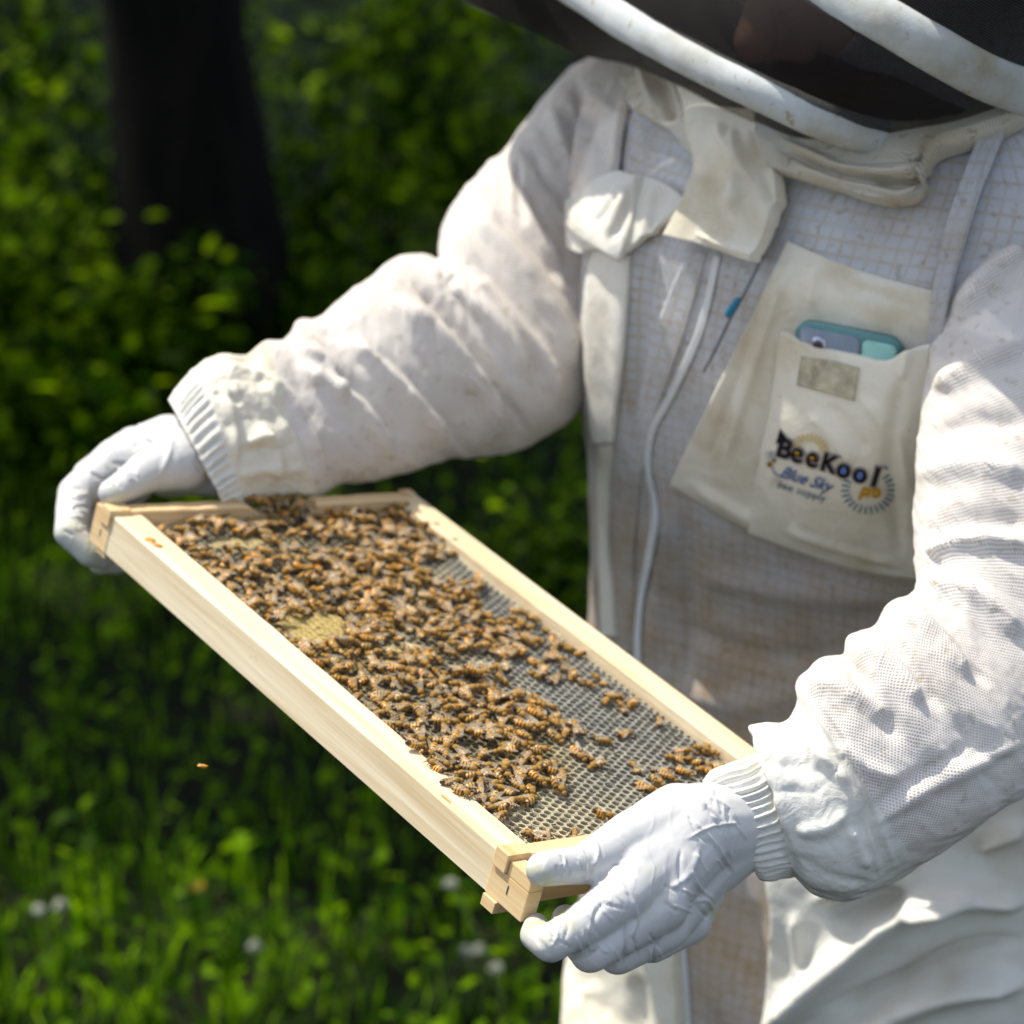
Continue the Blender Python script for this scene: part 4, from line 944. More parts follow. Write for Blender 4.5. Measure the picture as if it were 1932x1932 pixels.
# little bee emblem
V, Fc = disc2d((1455, 874), 4.5, 6.5); place2d(V, Fc, i_org, .0002)
for dy in (-2.5, 2): place2d([(1451, 873 + dy), (1459, 875 + dy), (1459, 877.4 + dy), (1451, 875.4 + dy)], [(0, 1, 2, 3)], i_blk, .0004)
V, Fc = disc2d((1463, 867), 3.4, 3.4); place2d(V, Fc, i_blk, .0002)
def ring2d(c, rx, ry, w, n=18):
    a = np.linspace(0, 2 * np.pi, n, endpoint=False); o_ = np.stack([np.cos(a) * rx, np.sin(a) * ry], -1); i_ = np.stack([np.cos(a) * (rx - w), np.sin(a) * (ry - w)], -1)
    return np.asarray(c) + np.concatenate([o_, i_]), [(k, (k + 1) % n, n + (k + 1) % n, n + k) for k in range(n)]
V, Fc = ring2d((1453, 858), 4, 7, 1.3); place2d(V, Fc, i_ray, .0002)
V, Fc = ring2d((1460, 856), 3.5, 6.5, 1.3); place2d(V, Fc, i_ray, .0002)
sw = spline([(1459, 882, 0), (1464, 892, 0), (1474, 897, 0)], 8)[:, :2]; place2d(np.concatenate([sw, sw[::-1] + [1.4, -1.4]]), [tuple(range(16))], i_blu, .0002)
lv, lf, lm, mats_, k = [], [], [], [], 0
for V2, Fc, mt, lift in LOGO:
    if mt not in mats_: mats_.append(mt)
    G, Nm = cast(V2, KB); lv.append(G + Nm * (.0013 + lift)); lf += [tuple(i + k for i in f) for f in Fc]; lm += [mats_.index(mt)] * len(Fc); k += len(V2)
lg = link('printed_logo', mesh('printed_logo', np.concatenate(lv), lf, mats=mats_, mi=lm, smooth=False), pocket)

# ---- sleeves
def sleeve(secs, n, m, kd, parts, strokes, seed, back=1.0, gathers=None, wn=.0016, micro=.0009):
    A = np.asarray(secs, float); S = spline(A, n)
    up = np.stack([S[:, 0], S[:, 1], S[:, 4]], -1); lo = np.stack([S[:, 2], S[:, 3], S[:, 4]], -1)
    U3, L3 = PA(up), PA(lo); C3 = (U3 + L3) / 2; H = (U3 - L3) / 2; hw = np.linalg.norm(H, axis=1, keepdims=True)
    ax = np.gradient(C3, axis=0); ax /= np.linalg.norm(ax, axis=1, keepdims=True)
    view = CAML - C3; view /= np.linalg.norm(view, axis=1, keepdims=True)
    Dv = view * hw * kd
    tt = np.linspace(0, 2 * np.pi, m, endpoint=False); c, s = np.cos(tt), np.sin(tt)
    sq = lambda v, e: np.sign(v) * np.abs(v)**e
    G = C3[:, None] + sq(c, .93)[None, :, None] * H[:, None] + (sq(s, .93) * np.where(s < 0, back, 1))[None, :, None] * Dv[:, None]
    Nm = grid_normals(G, True)
    if ((G[n // 2] - C3[n // 2]) * Nm[n // 2]).sum() < 0: Nm = -Nm; flip = True
    else: flip = False
    ln = np.concatenate([[0], np.cumsum(np.linalg.norm(np.diff(C3, axis=0), axis=1))])
    cyl = np.stack([ln[:, None] * 26 + 1.0 * np.sin(tt)[None] * .6, np.broadcast_to(np.cos(tt) * 1.3, (n, m)), np.broadcast_to(np.sin(tt) * 1.3, (n, m))], -1)
    rid = 1 - np.abs(fbm(cyl * [1.0, .9, .9], 3, seed)) * 2.2
    G = G + Nm * (wn * rid + micro * fbm(cyl * 4, 3, seed + 7))[..., None]
    if gathers:
        for (a, b, nr, amp) in gathers:
            x = np.arange(n) / (n - 1); w = np.clip((x - a) / .012, 0, 1) * np.clip((b - x) / .012, 0, 1)
            ph = tt * nr + 2.5 * vnoise(np.stack([np.cos(tt) * 2.5, np.sin(tt) * 2.5, tt * 0 + seed], -1)); fo = (x[:, None] * 7) * vnoise(np.stack([np.cos(tt) * 4, np.sin(tt) * 4, tt * 0 + 5], -1))[None]
            am_ = amp * (1 + .55 * vnoise(np.stack([np.cos(tt) * 7, np.sin(tt) * 7, tt * 0 + seed], -1)))[None]
            G = G + Nm * (w[:, None] * am_ * (np.abs(np.sin((ph[None] + fo) / 2)) * 2 - 1.1))[..., None]
    Nm = grid_normals(G, True) * (-1 if flip else 1)
    G = sculpt(G, Nm, strokes)
    per = hw[:, 0].mean() * 2 * np.pi; uv = np.stack([np.broadcast_to(ln[:, None], (n, m)), np.broadcast_to(tt / (2 * np.pi) * per, (n, m))], -1)
    out = []
    for nm, a, b, mt in parts:
        i0, i1 = int(a * (n - 1)), int(b * (n - 1)) + 1
        g = G[i0:i1]; Fq = grid_faces(len(g), m, True)
        out.append(link(nm, mesh(nm, g.reshape(-1, 3), Fq if not flip else Fq[:, ::-1], mt, uv=uv[i0:i1].reshape(-1, 2)), person))
    return C3, G, out
def secfrac(secs, i):
    A = np.asarray(secs, float)[:, :3]; L = np.linalg.norm(np.diff(A, axis=0), axis=1); c = np.concatenate([[0], np.cumsum(L)]); return c[i] / c[-1]
RS = [(1326, 1474, 1428, 1642, 1.700), (1345, 1458, 1440, 1652, 1.70), (1415, 1428, 1486, 1650, 1.705), (1432, 1412, 1500, 1652, 1.71), (1412, 1372, 1535, 1682, 1.715), (1452, 1366, 1590, 1694, 1.72), (1476, 1368, 1612, 1692, 1.722), (1508, 1325, 1670, 1668, 1.73), (1507, 1285, 1735, 1630, 1.735), (1550, 1243, 1790, 1597, 1.74), (1592, 1238, 1830, 1572, 1.745), (1600, 1203, 1870, 1542, 1.75),
      (1650, 1182, 1905, 1517, 1.76), (1676, 1140, 1945, 1488, 1.77), (1722, 1122, 1990, 1440, 1.785), (1728, 1070, 2060, 1380, 1.81), (1725, 960, 2125, 1250, 1.84), (1733, 840, 2145, 1060, 1.86), (1750, 690, 2135, 850, 1.88), (1788, 570, 2125, 660, 1.89), (1828, 440, 2130, 520, 1.90), (1856, 340, 2150, 400, 1.915), (1886, 250, 2180, 280, 1.93), (1912, 160, 2200, 170, 1.945), (1940, 80, 2190, 70, 1.96), (1990, 20, 2180, 0, 1.98)]
fb, fc = secfrac(RS, 3), secfrac(RS, 8)
def soft(st, k): return [tuple([x[0], x[1] * 1.12, x[2] * k * (1 if x[2] > 0 else .6)]) for x in st]
Rst = [([(1560, 1335), (1600, 1400), (1640, 1500), (1690, 1640)], 7, 3.2), ([(1532, 1330), (1585, 1420), (1630, 1540), (1660, 1650)], 6, 3), ([(1545, 1330), (1592, 1410), (1640, 1520), (1672, 1648)], 5, -2.5),
       ([(1500, 1380), (1560, 1440), (1600, 1480)], 14, 6), ([(1470, 1440), (1530, 1455), (1570, 1450)], 16, -7), ([(1500, 1570), (1560, 1560), (1600, 1530)], 14, 6), ([(1490, 1610), (1560, 1650), (1640, 1668)], 12, -5), ([(1600, 1560), (1640, 1640)], 11, 5),
       ([(1520, 1290), (1600, 1300), (1680, 1360)], 18, 9), ([(1600, 1250), (1640, 1330), (1700, 1400)], 16, -9), ([(1610, 1215), (1680, 1250), (1740, 1330)], 18, 9), ([(1660, 1190), (1720, 1260), (1780, 1340)], 14, -9), ([(1690, 1150), (1760, 1190), (1830, 1280)], 18, 10), ([(1735, 1130), (1800, 1200), (1870, 1300)], 14, -10),
       ([(1740, 1100), (1830, 1120), (1932, 1200)], 20, 12), ([(1735, 1010), (1800, 990), (1890, 985), (1950, 990)], 22, -14), ([(1740, 1050), (1820, 1020), (1940, 1030)], 16, 12), ([(1730, 900), (1800, 880), (1940, 890)], 22, 10), ([(1745, 830), (1830, 800), (1940, 800)], 18, -9),
       ([(1760, 740), (1840, 680), (1940, 640)], 20, 11), ([(1760, 660), (1830, 590), (1930, 540)], 18, -11), ([(1800, 600), (1870, 510), (1940, 460)], 18, 11), ([(1820, 520), (1890, 420), (1940, 380)], 15, -9), ([(1860, 430), (1930, 330)], 15, 8),
       ([(1640, 1560), (1730, 1500), (1850, 1440), (1932, 1400)], 14, 6), ([(1650, 1520), (1740, 1460), (1840, 1400)], 12, -6), ([(1580, 1400), (1640, 1450), (1700, 1470)], 13, 5), ([(1800, 1350), (1860, 1420), (1932, 1440)], 16, -7)]
RC, RG, _ = sleeve(RS, 560, 330, .84, [('cuff_band', 0, fb, m_cotton), ('cuff', fb, fc * .985, m_cotton), ('sleeve', fc * .985, 1, m_sleeve)], soft(Rst, .62), 71, gathers=[(0, fb, 46, .0017), (fb, fc, 9, .0006)])
LS = [(320, 756, 426, 938, 2.030), (348, 722, 440, 932, 2.035), (376, 692, 465, 924, 2.04), (428, 668, 520, 920, 2.05), (466, 674, 560, 918, 2.06), (500, 646, 600, 916, 2.07), (538, 641, 640, 913, 2.08), (562, 608, 700, 906, 2.095), (606, 598, 750, 894, 2.11), (655, 556, 800, 882, 2.125), (705, 522, 850, 863, 2.14),
      (745, 490, 880, 861, 2.155), (795, 483, 930, 858, 2.17), (829, 490, 975, 849, 2.18), (830, 452, 1030, 822, 2.19), (840, 412, 1085, 778, 2.20), (868, 368, 1125, 720, 2.215), (905, 325, 1155, 640, 2.23), (950, 283, 1175, 540, 2.245), (990, 230, 1195, 450, 2.26), (1035, 170, 1215, 360, 2.27), (1080, 127, 1240, 290, 2.28), (1140, 102, 1270, 250, 2.285), (1220, 104, 1350, 250, 2.27), (1310, 120, 1420, 260, 2.25)]
LS = [(a, b, c, d + (26 if i < 3 else 18 if i < 6 else 0), e - .042 * max(0, 1 - i / 11)) for i, (a, b, c, d, e) in enumerate(LS)]
lb, lc = secfrac(LS, 2), secfrac(LS, 5)
Lst = [([(455, 690), (520, 720), (580, 800), (620, 900)], 8, 4), ([(450, 720), (480, 780), (500, 860)], 10, -5), ([(420, 720), (440, 800), (445, 880)], 9, 5), ([(480, 800), (520, 860), (520, 910)], 13, 6), ([(500, 740), (560, 800), (590, 900)], 11, -5), ([(400, 740), (460, 760)], 8, -5), ([(460, 835), (510, 820)], 9, 5),
       ([(560, 690), (640, 740), (700, 800), (740, 870)], 17, 9), ([(600, 700), (680, 740), (760, 830)], 14, -8), ([(640, 640), (730, 700), (820, 800), (860, 850)], 18, 11), ([(690, 650), (790, 740), (880, 850)], 13, -11), ([(740, 560), (830, 640), (920, 760), (950, 830)], 20, 13), ([(775, 520), (860, 620), (960, 760), (1000, 820)], 11, -14),
       ([(800, 500), (880, 560), (960, 640), (1000, 720)], 18, 10), ([(850, 450), (930, 540), (1000, 640), (1040, 760)], 18, -12), ([(880, 500), (970, 600), (1040, 700), (1060, 760)], 14, 9), ([(870, 390), (960, 470), (1050, 590), (1090, 700)], 20, 10), ([(930, 400), (1000, 470), (1060, 540)], 13, -8),
       ([(960, 330), (1000, 420), (1060, 500)], 15, 7), ([(980, 300), (975, 370), (990, 430)], 8, -8), ([(1000, 280), (1040, 340), (1090, 400)], 13, -6), ([(1040, 200), (1070, 300), (1100, 380)], 15, 6), ([(600, 620), (640, 640), (690, 700)], 10, -6), ([(560, 650), (620, 690), (640, 760)], 11, 6), ([(1085, 140), (1110, 260), (1120, 350)], 12, -5)]
LC, LG, _ = sleeve(LS, 560, 330, .84, [('cuff_band', 0, lb, m_cotton), ('cuff', lb, lc, m_cream), ('sleeve', lc, 1, m_sleeve)], soft(Lst, .85), 83, gathers=[(0, lb, 44, .0018), (lb, lc, 13, .0013)])

# ---- cotton seat and hip of the suit low in the picture
drape('hip_panel', [(1492, 1590), (1500, 1700), (1490, 1800), (1480, 1960)], [(1990, 1400), (1990, 1600), (1990, 1800), (1990, 1990)], 90, 90, .034, m_cotton, edge=.030, label='white cotton hip of the suit with deep sunlit folds', wob=.006,
      strokes=[([(1430, 1960), (1560, 1840), (1690, 1730), (1860, 1660)], 30, 26), ([(1540, 1700), (1640, 1640), (1740, 1560), (1850, 1490)], 24, 24), ([(1560, 1730), (1650, 1700), (1720, 1690)], 18, -18), ([(1700, 1700), (1810, 1690), (1940, 1700)], 22, 20), ([(1560, 1900), (1680, 1850), (1810, 1790), (1932, 1770)], 16, -20, 'v'),
               ([(1580, 1980), (1700, 1900), (1830, 1860), (1940, 1850)], 26, 24), ([(1500, 1650), (1540, 1600)], 14, -10), ([(1640, 1600), (1720, 1590), (1830, 1560)], 12, -14, 'v'), ([(1500, 1720), (1510, 1850)], 12, 6), ([(1840, 1600), (1932, 1560)], 16, 14)])
drape('thigh_panel', [(1110, 1720), (1082, 1870), (1074, 1990)], [(1278, 1720), (1290, 1860), (1296, 1990)], 50, 60, .010, m_cream, edge=.010, wob=.004, strokes=[([(1120, 1850), (1130, 1980)], 16, 10), ([(1200, 1840), (1210, 1980)], 16, -8)])

# ---- gloves: hand shapes grown as one surface
def cone_hull(a, b, ra, rb, nu=14, nv=18):
    a, b = np.asarray(a, float), np.asarray(b, float); ax = b - a; L = np.linalg.norm(ax); ax = ax / (L + 1e-9)
    t1 = np.cross(ax, [0.3, .2, .93]); t1 /= np.linalg.norm(t1); t2 = np.cross(ax, t1); ph = np.linspace(0, 2 * np.pi, nv, endpoint=False); R = []
    for th_ in np.linspace(0, np.pi / 2, nu // 2): R.append((a - ax * ra * math.cos(th_), ra * math.sin(th_)))
    for th_ in np.linspace(np.pi / 2, np.pi, nu // 2): R.append((b - ax * rb * math.cos(th_), rb * math.sin(th_)))
    V = np.array([[c + max(r, 1e-5) * (math.cos(p_) * t1 + math.sin(p_) * t2) for p_ in ph] for c, r in R]).reshape(-1, 3)
    Fq = grid_faces(len(R), nv, True).tolist() + [list(range(nv))[::-1], list(range((len(R) - 1) * nv, len(R) * nv))]
    return V, Fq
def voxel(parts, vox, smooth_it, name):
    bm = bmesh.new()
    for V, Fq in parts:
        vs = [bm.verts.new(tuple(v)) for v in V]
        for f in Fq: bm.faces.new([vs[i] for i in f])
    bmesh.ops.recalc_face_normals(bm, faces=bm.faces)
    me = bpy.data.meshes.new('tmp'); bm.to_mesh(me); bm.free(); ob = bpy.data.objects.new('tmp', me); SC.collection.objects.link(ob)
    md = ob.modifiers.new('r', 'REMESH'); md.mode = 'VOXEL'; md.voxel_size = vox; md.adaptivity = 0
    if smooth_it:
        ms = ob.modifiers.new('s', 'SMOOTH'); ms.factor = .5; ms.iterations = smooth_it
    dg = bpy.context.evaluated_depsgraph_get(); out = bpy.data.meshes.new_from_object(ob.evaluated_get(dg)); bpy.data.objects.remove(ob)
    V = np.empty(len(out.vertices) * 3, np.float32); out.vertices.foreach_get('co', V); N = np.empty(len(out.vertices) * 3, np.float32); out.vertices.foreach_get('normal', N)
    out.name = name; return out, V.reshape(-1, 3).astype(float), N.reshape(-1, 3).astype(float)
def bones(lst): # chains of (px,py,d,r px)
    out = []
    for ch in lst:
        for a, b in zip(ch[:-1], ch[1:]): out.append((P(*a[:3]), P(*b[:3]), a[3] * a[2] / F, b[3] * b[2] / F))
    return out
t = NT('nitrile_glove'); o = t.obj(); n1 = t.noise(o, 38, 4, .6, 1.2); n2 = t.noise(o, 260, 3); dirt = t.math('ADD', t.math('MULTIPLY', t.maprange(t.noise(o, 30, 4, .65), .56, .75), .35), t.math('MULTIPLY', t.node('Attribute', attribute_name='stain').outputs['Fac'], t.maprange(t.noise(o, 90, 4, .7), .35, .6)), clamp=True)
wr = t.node('TexWave'); wr.inputs['Scale'].default_value = 26; wr.inputs['Distortion'].default_value = 9; wr.inputs['Detail'].default_value = 3; wr.inputs['Detail Scale'].default_value = 1.2; t.lk(o, wr.inputs['Vector'])
hh_ = t.math('ADD', t.math('MULTIPLY', n1, 1.0), t.math('ADD', t.math('MULTIPLY', t.math('POWER', wr.outputs['Fac'], 5), .35), t.math('MULTIPLY', n2, .10)))
t.bsdf(t.mix(dirt, (.60, .595, .59, 1), (.55, .55, .33, 1)), .36, hh_, .0008, .6, .45, Subsurface_Weight=.08); m_glove = t.m
t.m.node_tree.nodes['Principled BSDF'].inputs['Subsurface Radius'].default_value = (.01, .008, .006)
RH = [[(1425, 1548, 1.705, 78), (1400, 1556, 1.700, 86), (1300, 1573, 1.672, 96), (1172, 1692, 1.610, 53)],
      [(1300, 1573, 1.672, 96), (1215, 1722, 1.622, 56)], [(1395, 1560, 1.700, 84), (1305, 1625, 1.680, 88), (1255, 1745, 1.640, 50)], [(1305, 1625, 1.680, 88), (1298, 1738, 1.665, 46)],
      [(1280, 1560, 1.670, 84), (1175, 1590, 1.632, 50), (1100, 1632, 1.612, 38), (1024, 1640, 1.592, 34)], [(1290, 1580, 1.668, 90), (1200, 1640, 1.628, 60)], [(1255, 1640, 1.640, 70), (1240, 1700, 1.63, 64)]]
RF = [[(1172, 1692, 1.610, 51), (1088, 1752, 1.588, 41), (1040, 1779, 1.580, 37), (1007, 1764, 1.592, 29), (1012, 1744, 1.606, 23)], [(1215, 1722, 1.622, 54), (1115, 1794, 1.600, 41), (1078, 1764, 1.632, 33), (1066, 1732, 1.642, 27)],
      [(1255, 1745, 1.640, 50), (1165, 1800, 1.625, 38), (1128, 1775, 1.66, 30), (1115, 1750, 1.68, 26)], [(1298, 1738, 1.665, 46), (1230, 1784, 1.655, 34), (1200, 1764, 1.685, 28), (1190, 1745, 1.70, 24)]]
LH = [[(440, 862, 2.05, 62), (415, 862, 2.045, 78), (330, 858, 2.035, 74), (220, 868, 2.040, 42)], [(330, 858, 2.035, 74), (255, 845, 2.062, 42)], [(400, 860, 2.045, 70), (320, 880, 2.06, 60), (290, 850, 2.085, 40)],
      [(345, 868, 2.015, 60), (278, 890, 1.990, 40), (240, 915, 1.975, 32), (212, 930, 1.962, 27)], [(320, 850, 2.04, 70), (245, 862, 2.045, 52)]]
LF = [[(220, 868, 2.040, 44), (142, 932, 2.010, 36), (132, 1005, 1.985, 30), (168, 1045, 1.985, 26), (192, 1052, 1.99, 24)], [(255, 845, 2.062, 42), (170, 900, 2.05, 35), (150, 1000, 2.03, 29), (190, 1060, 2.015, 25), (220, 1062, 2.02, 22)],
      [(290, 850, 2.085, 40), (210, 920, 2.08, 32), (200, 1020, 2.06, 28), (230, 1060, 2.04, 24)], [(300, 870, 2.09, 36), (240, 940, 2.095, 28), (240, 1030, 2.08, 24)]]
LH, LF = [[(a, b, c - .042, d) for a, b, c, d in ch] for ch in LH], [[(a, b, c - .042, d) for a, b, c, d in ch] for ch in LF]
Rstg = [([(1290, 1491), (1356, 1543), (1384, 1650)], 5, 2.6), ([(1304, 1543), (1346, 1588), (1386, 1647)], 5, 2.6), ([(1297, 1530), (1311, 1565), (1342, 1598)], 4, -2), ([(1294, 1584), (1342, 1560), (1396, 1552)], 4, 2), ([(1301, 1640), (1322, 1678), (1349, 1699)], 5, 2.4), ([(1285, 1600), (1282, 1640), (1290, 1690)], 7, -2.4),
        ([(1151, 1630), (1183, 1634), (1202, 1656)], 4, -2.6), ([(1145, 1645), (1170, 1665), (1185, 1690)], 4, 1.8), ([(1089, 1598), (1110, 1633), (1101, 1658)], 5, 2.6), ([(1120, 1575), (1128, 1610), (1118, 1640)], 5, 2.8), ([(1100, 1600), (1119, 1636), (1110, 1660)], 4, -2.8), ([(1134, 1784), (1110, 1800), (1072, 1815)], 5, -4, 'v'),
        ([(1178, 1740), (1182, 1790), (1168, 1828)], 6, -3.4), ([(1240, 1770), (1236, 1800), (1226, 1826)], 5, -3), ([(1140, 1700), (1122, 1730), (1132, 1770)], 7, -2.6), ([(1190, 1690), (1200, 1730), (1190, 1770)], 8, 2.2), ([(1300, 1700), (1320, 1715), (1335, 1735)], 5, -2.6), ([(1310, 1700), (1335, 1700), (1345, 1720)], 5, 2.4),
        ([(1045, 1725), (1052, 1760), (1040, 1790)], 4, 1.8), ([(1062, 1720), (1072, 1745), (1062, 1778)], 4, -1.8), ([(1020, 1735), (1012, 1760), (1020, 1790)], 4, -1.6), ([(1325, 1500), (1370, 1520), (1400, 1560)], 4, 1.8), ([(1350, 1490), (1345, 1520)], 4, -1.6), ([(1320, 1600), (1300, 1650), (1260, 1680)], 10, 2), ([(1060, 1610), (1075, 1640), (1068, 1665)], 4, -1.6)]
Lstg = [([(210, 872), (240, 880), (262, 905)], 6, -3), ([(170, 890), (200, 905), (215, 900)], 5, -3), ([(135, 960), (160, 955), (172, 960)], 5, -3), ([(330, 790), (380, 800), (410, 850)], 7, 3), ([(300, 800), (320, 840), (300, 900)], 9, 2.4), ([(270, 820), (250, 850)], 7, -2), ([(380, 820), (405, 880), (395, 930)], 6, -2.6), ([(240, 880), (262, 900)], 5, 2), ([(118, 1000), (140, 1010)], 4, -2)]
g9 = np.random.default_rng(12); Fine = []
for (cx_, cy_, sx__, sy__, ang_, nn_) in ((1085, 1630, 45, 14, 70, 9), (1070, 1770, 50, 22, 60, 12), (1360, 1570, 40, 60, 68, 12), (1180, 1790, 60, 20, 70, 8), (1140, 1700, 30, 30, 40, 6), (1290, 1690, 30, 30, 20, 6), (230, 905, 26, 16, 40, 6), (150, 960, 16, 40, 10, 8), (380, 850, 24, 50, 75, 7), (300, 830, 40, 20, 30, 5)):
    for k in range(nn_):
        x_, y_ = cx_ + g9.uniform(-1, 1) * sx__, cy_ + g9.uniform(-1, 1) * sy__; a_ = math.radians(ang_ + g9.normal(0, 14)); l_ = g9.uniform(9, 26)
        dx_, dy_ = math.cos(a_) * l_, math.sin(a_) * l_; bw = g9.uniform(-4, 4); Fine.append(([(x_ - dx_, y_ - dy_), (x_ + bw, y_), (x_ + dx_, y_ + dy_)], g9.uniform(2.6, 4.5), g9.choice([1.6, 1.3, -1.7])))
for nm, H_, F_, st, lb_ in (('glove', RH, RF, Rstg, 'grey glove with its thumb along the top of the near short bar'), ('glove', LH, LF, Lstg, 'grey glove gripping the far corner of the frame')):
    me, V, N = voxel([cone_hull(*b) for b in bones(H_ + F_)], .00115, 18, nm)
    V = V + N * (.0008 * fbm(V * 45, 2, 91))[:, None]; V = sculpt(V, N, [tuple([x[0], x[1] * .62, x[2] * .62] + list(x[3:])) for x in st + Fine], -.1)
    me.vertices.foreach_set('co', V.astype(np.float32).ravel()); q_ = proj(V)
    sx_ = np.zeros(len(V))
    for (tx, ty, tr_) in ((1010, 1735, 42), (1030, 1668, 26), (1062, 1735, 26), (1345, 1718, 12), (178, 1050, 34), (215, 945, 24), (130, 1000, 22), (1010, 1650, 16)): sx_ = np.maximum(sx_, np.exp(-((q_[:, 0] - tx)**2 + (q_[:, 1] - ty)**2) / tr_**2))
    at_ = me.attributes.new('stain', 'FLOAT_COLOR', 'POINT'); at_.data.foreach_set('color', np.repeat(sx_[:, None], 4, 1).astype(np.float32).ravel()); me.materials.clear(); me.materials.append(m_glove); me.polygons.foreach_set('use_smooth', np.full(len(me.polygons), True)); me.update()
    g = link(nm, me, person); g['label'] = lb_

# ---- veil
m_band = mat_cotton('veil_band', (.54, .57, .57, 1), (.58, .46, .25, 1), 1.0, .3, .625)
def loop(pts, n=220):
    p_ = np.asarray(pts, float); q = PA(p_); q = np.concatenate([q[-2:], q, q[:2]]); s = spline(q, int(n * (len(q)) / len(p_)))
    # cut one full turn
    d0 = np.linalg.norm(s - q[2], axis=1); i0 = d0[:len(s) // 2].argmin(); d1 = np.linalg.norm(s[i0 + n // 2:] - q[2], axis=1); i1 = i0 + n // 2 + d1.argmin()
    s = s[i0:i1 + 1]; return spline(s, n + 1)[:-1]
LB = [(980, -95, 2.03), (1116, 2, 1.97), (1240, 77, 1.915), (1361, 140, 1.875), (1460, 188, 1.855), (1540, 224, 1.85), (1616, 250, 1.86), (1682, 262, 1.885), (1738, 254, 1.92), (1800, 200, 2.0), (1825, 100, 2.10), (1740, -60, 2.22), (1450, -230, 2.32), (1220, -330, 2.30), (1020, -290, 2.22), (930, -200, 2.12)]
UB = [(1450, -100, 1.86), (1597, -2, 1.81), (1673, 40, 1.795), (1758, 90, 1.79), (1848, 140, 1.805), (1932, 172, 1.84), (2010, 170, 1.92), (2050, 110, 2.03), (1990, -30, 2.15), (1750, -220, 2.24), (1450, -340, 2.25), (1250, -340, 2.14), (1260, -250, 2.0), (1340, -180, 1.92)]
Lp, Up = loop(LB), loop(UB)
def sweep_loop(Q, w, nrm, name, mat, seed, hd):
    n = len(Q); tg = np.roll(Q, -1, 0) - np.roll(Q, 1, 0); tg /= np.linalg.norm(tg, axis=1, keepdims=True); cen_ = Q.mean(0)
    out = Q - cen_; out -= (out * tg).sum(1, keepdims=True) * tg; out -= (out @ nrm)[:, None] * nrm; out /= np.linalg.norm(out, axis=1, keepdims=True)
    th_ = np.linspace(0, 2 * np.pi, 28, endpoint=False); V = Q[:, None] + np.cos(th_)[None, :, None] * nrm * w + (np.sin(th_)[None, :, None] * out[:, None]) * hd
    V += fbm(V * 30, 3, seed)[..., None] * .0022 * out[:, None]; return link(name, mesh(name, V.reshape(-1, 3), np.stack([f for f in [((np.arange(n)[:, None] * 28 + np.arange(28)), )]][0]).reshape(-1, 1) if False else loopfaces(n, 28), mat), person)
def loopfaces(n, m):
    i = np.arange(n)[:, None]; j = np.arange(m)[None]; i2 = (i + 1) % n; j2 = (j + 1) % m; return np.stack([i * m + j, i * m + j2, i2 * m + j2, i2 * m + j], -1).reshape(-1, 4)
def plane_n(Q):
    _, _, vt = np.linalg.svd(Q - Q.mean(0)); v = vt[2]; return v if (CAMR.T @ v)[1] > 0 else -v
nL, nU = plane_n(Lp), plane_n(Up)
sweep_loop(Lp, .0125, nL, 'veil_hoop', m_band, 5, .008)['label'] = 'lower white hoop, spotted with dirt'
sweep_loop(Up, .0150, nU, 'veil_hoop', m_band, 6, .008)['label'] = 'upper white hoop'
t = NT('black_net'); uv = t.uv(); sp = t.node('SeparateXYZ'); t.lk(uv, sp.inputs[0]); kk = math.pi / .0016
gu = t.math('ABSOLUTE', t.math('SINE', t.math('MULTIPLY', sp.outputs[0], kk))); gv = t.math('ABSOLUTE', t.math('SINE', t.math('MULTIPLY', sp.outputs[1], kk)))
fac = t.maprange(t.math('MULTIPLY', gu, gv), .25, .75, 1.0, .30)
b = t.node('BsdfPrincipled'); b.inputs['Base Color'].default_value = (.012, .009, .009, 1); b.inputs['Roughness'].default_value = .6; b.inputs['Specular IOR Level'].default_value = .15
tr = t.node('BsdfTransparent'); mx = t.node('MixShader'); t.lk(fac, mx.inputs[0]); t.lk(tr.outputs[0], mx.inputs[1]); t.lk(b.outputs[0], mx.inputs[2]); t.lk(mx.outputs[0], t.out.inputs[0]); m_net = t.m
def net(name, A, B, k, bulge, seed, label=None, mat=None):
    s = np.linspace(0, 1, k)[:, None, None]; G = A[None] * (1 - s) + B[None] * s; c = (A.mean(0) + B.mean(0)) / 2; o_ = G - c; o_ /= np.linalg.norm(o_, axis=-1, keepdims=True)
    G = G + o_ * (bulge * np.sin(np.pi * s[..., 0]) + .003 * fbm(G * 14, 3, seed))[..., None]; n = A.shape[0]
    L = np.concatenate([[0], np.cumsum(np.linalg.norm(np.diff(A, axis=0), axis=1))]); uv_ = np.stack([np.broadcast_to(L[None], (k, n)), np.broadcast_to(s[..., 0] * np.linalg.norm(A - B, axis=1).mean(), (k, n))], -1)
    i = np.arange(k - 1)[:, None]; j = np.arange(n)[None]; j2 = (j + 1) % n; Fq = np.stack([i * n + j, i * n + j2, (i + 1) * n + j2, (i + 1) * n + j], -1).reshape(-1, 4)
    o2 = link(name, mesh(name, G.reshape(-1, 3), Fq, mat or m_net, uv=uv_.reshape(-1, 2)), person)
    if label: o2['label'] = label
    return o2
# pair the hoops by nearest starting point
def align(A, B):
    k = np.linalg.norm(B - A[0], axis=1).argmin(); B = np.roll(B, -k, 0); return B
UpA = align(Lp, Up)
net('face_net', Lp, UpA, 20, .012, 8, 'dark see-through net between the two hoops')
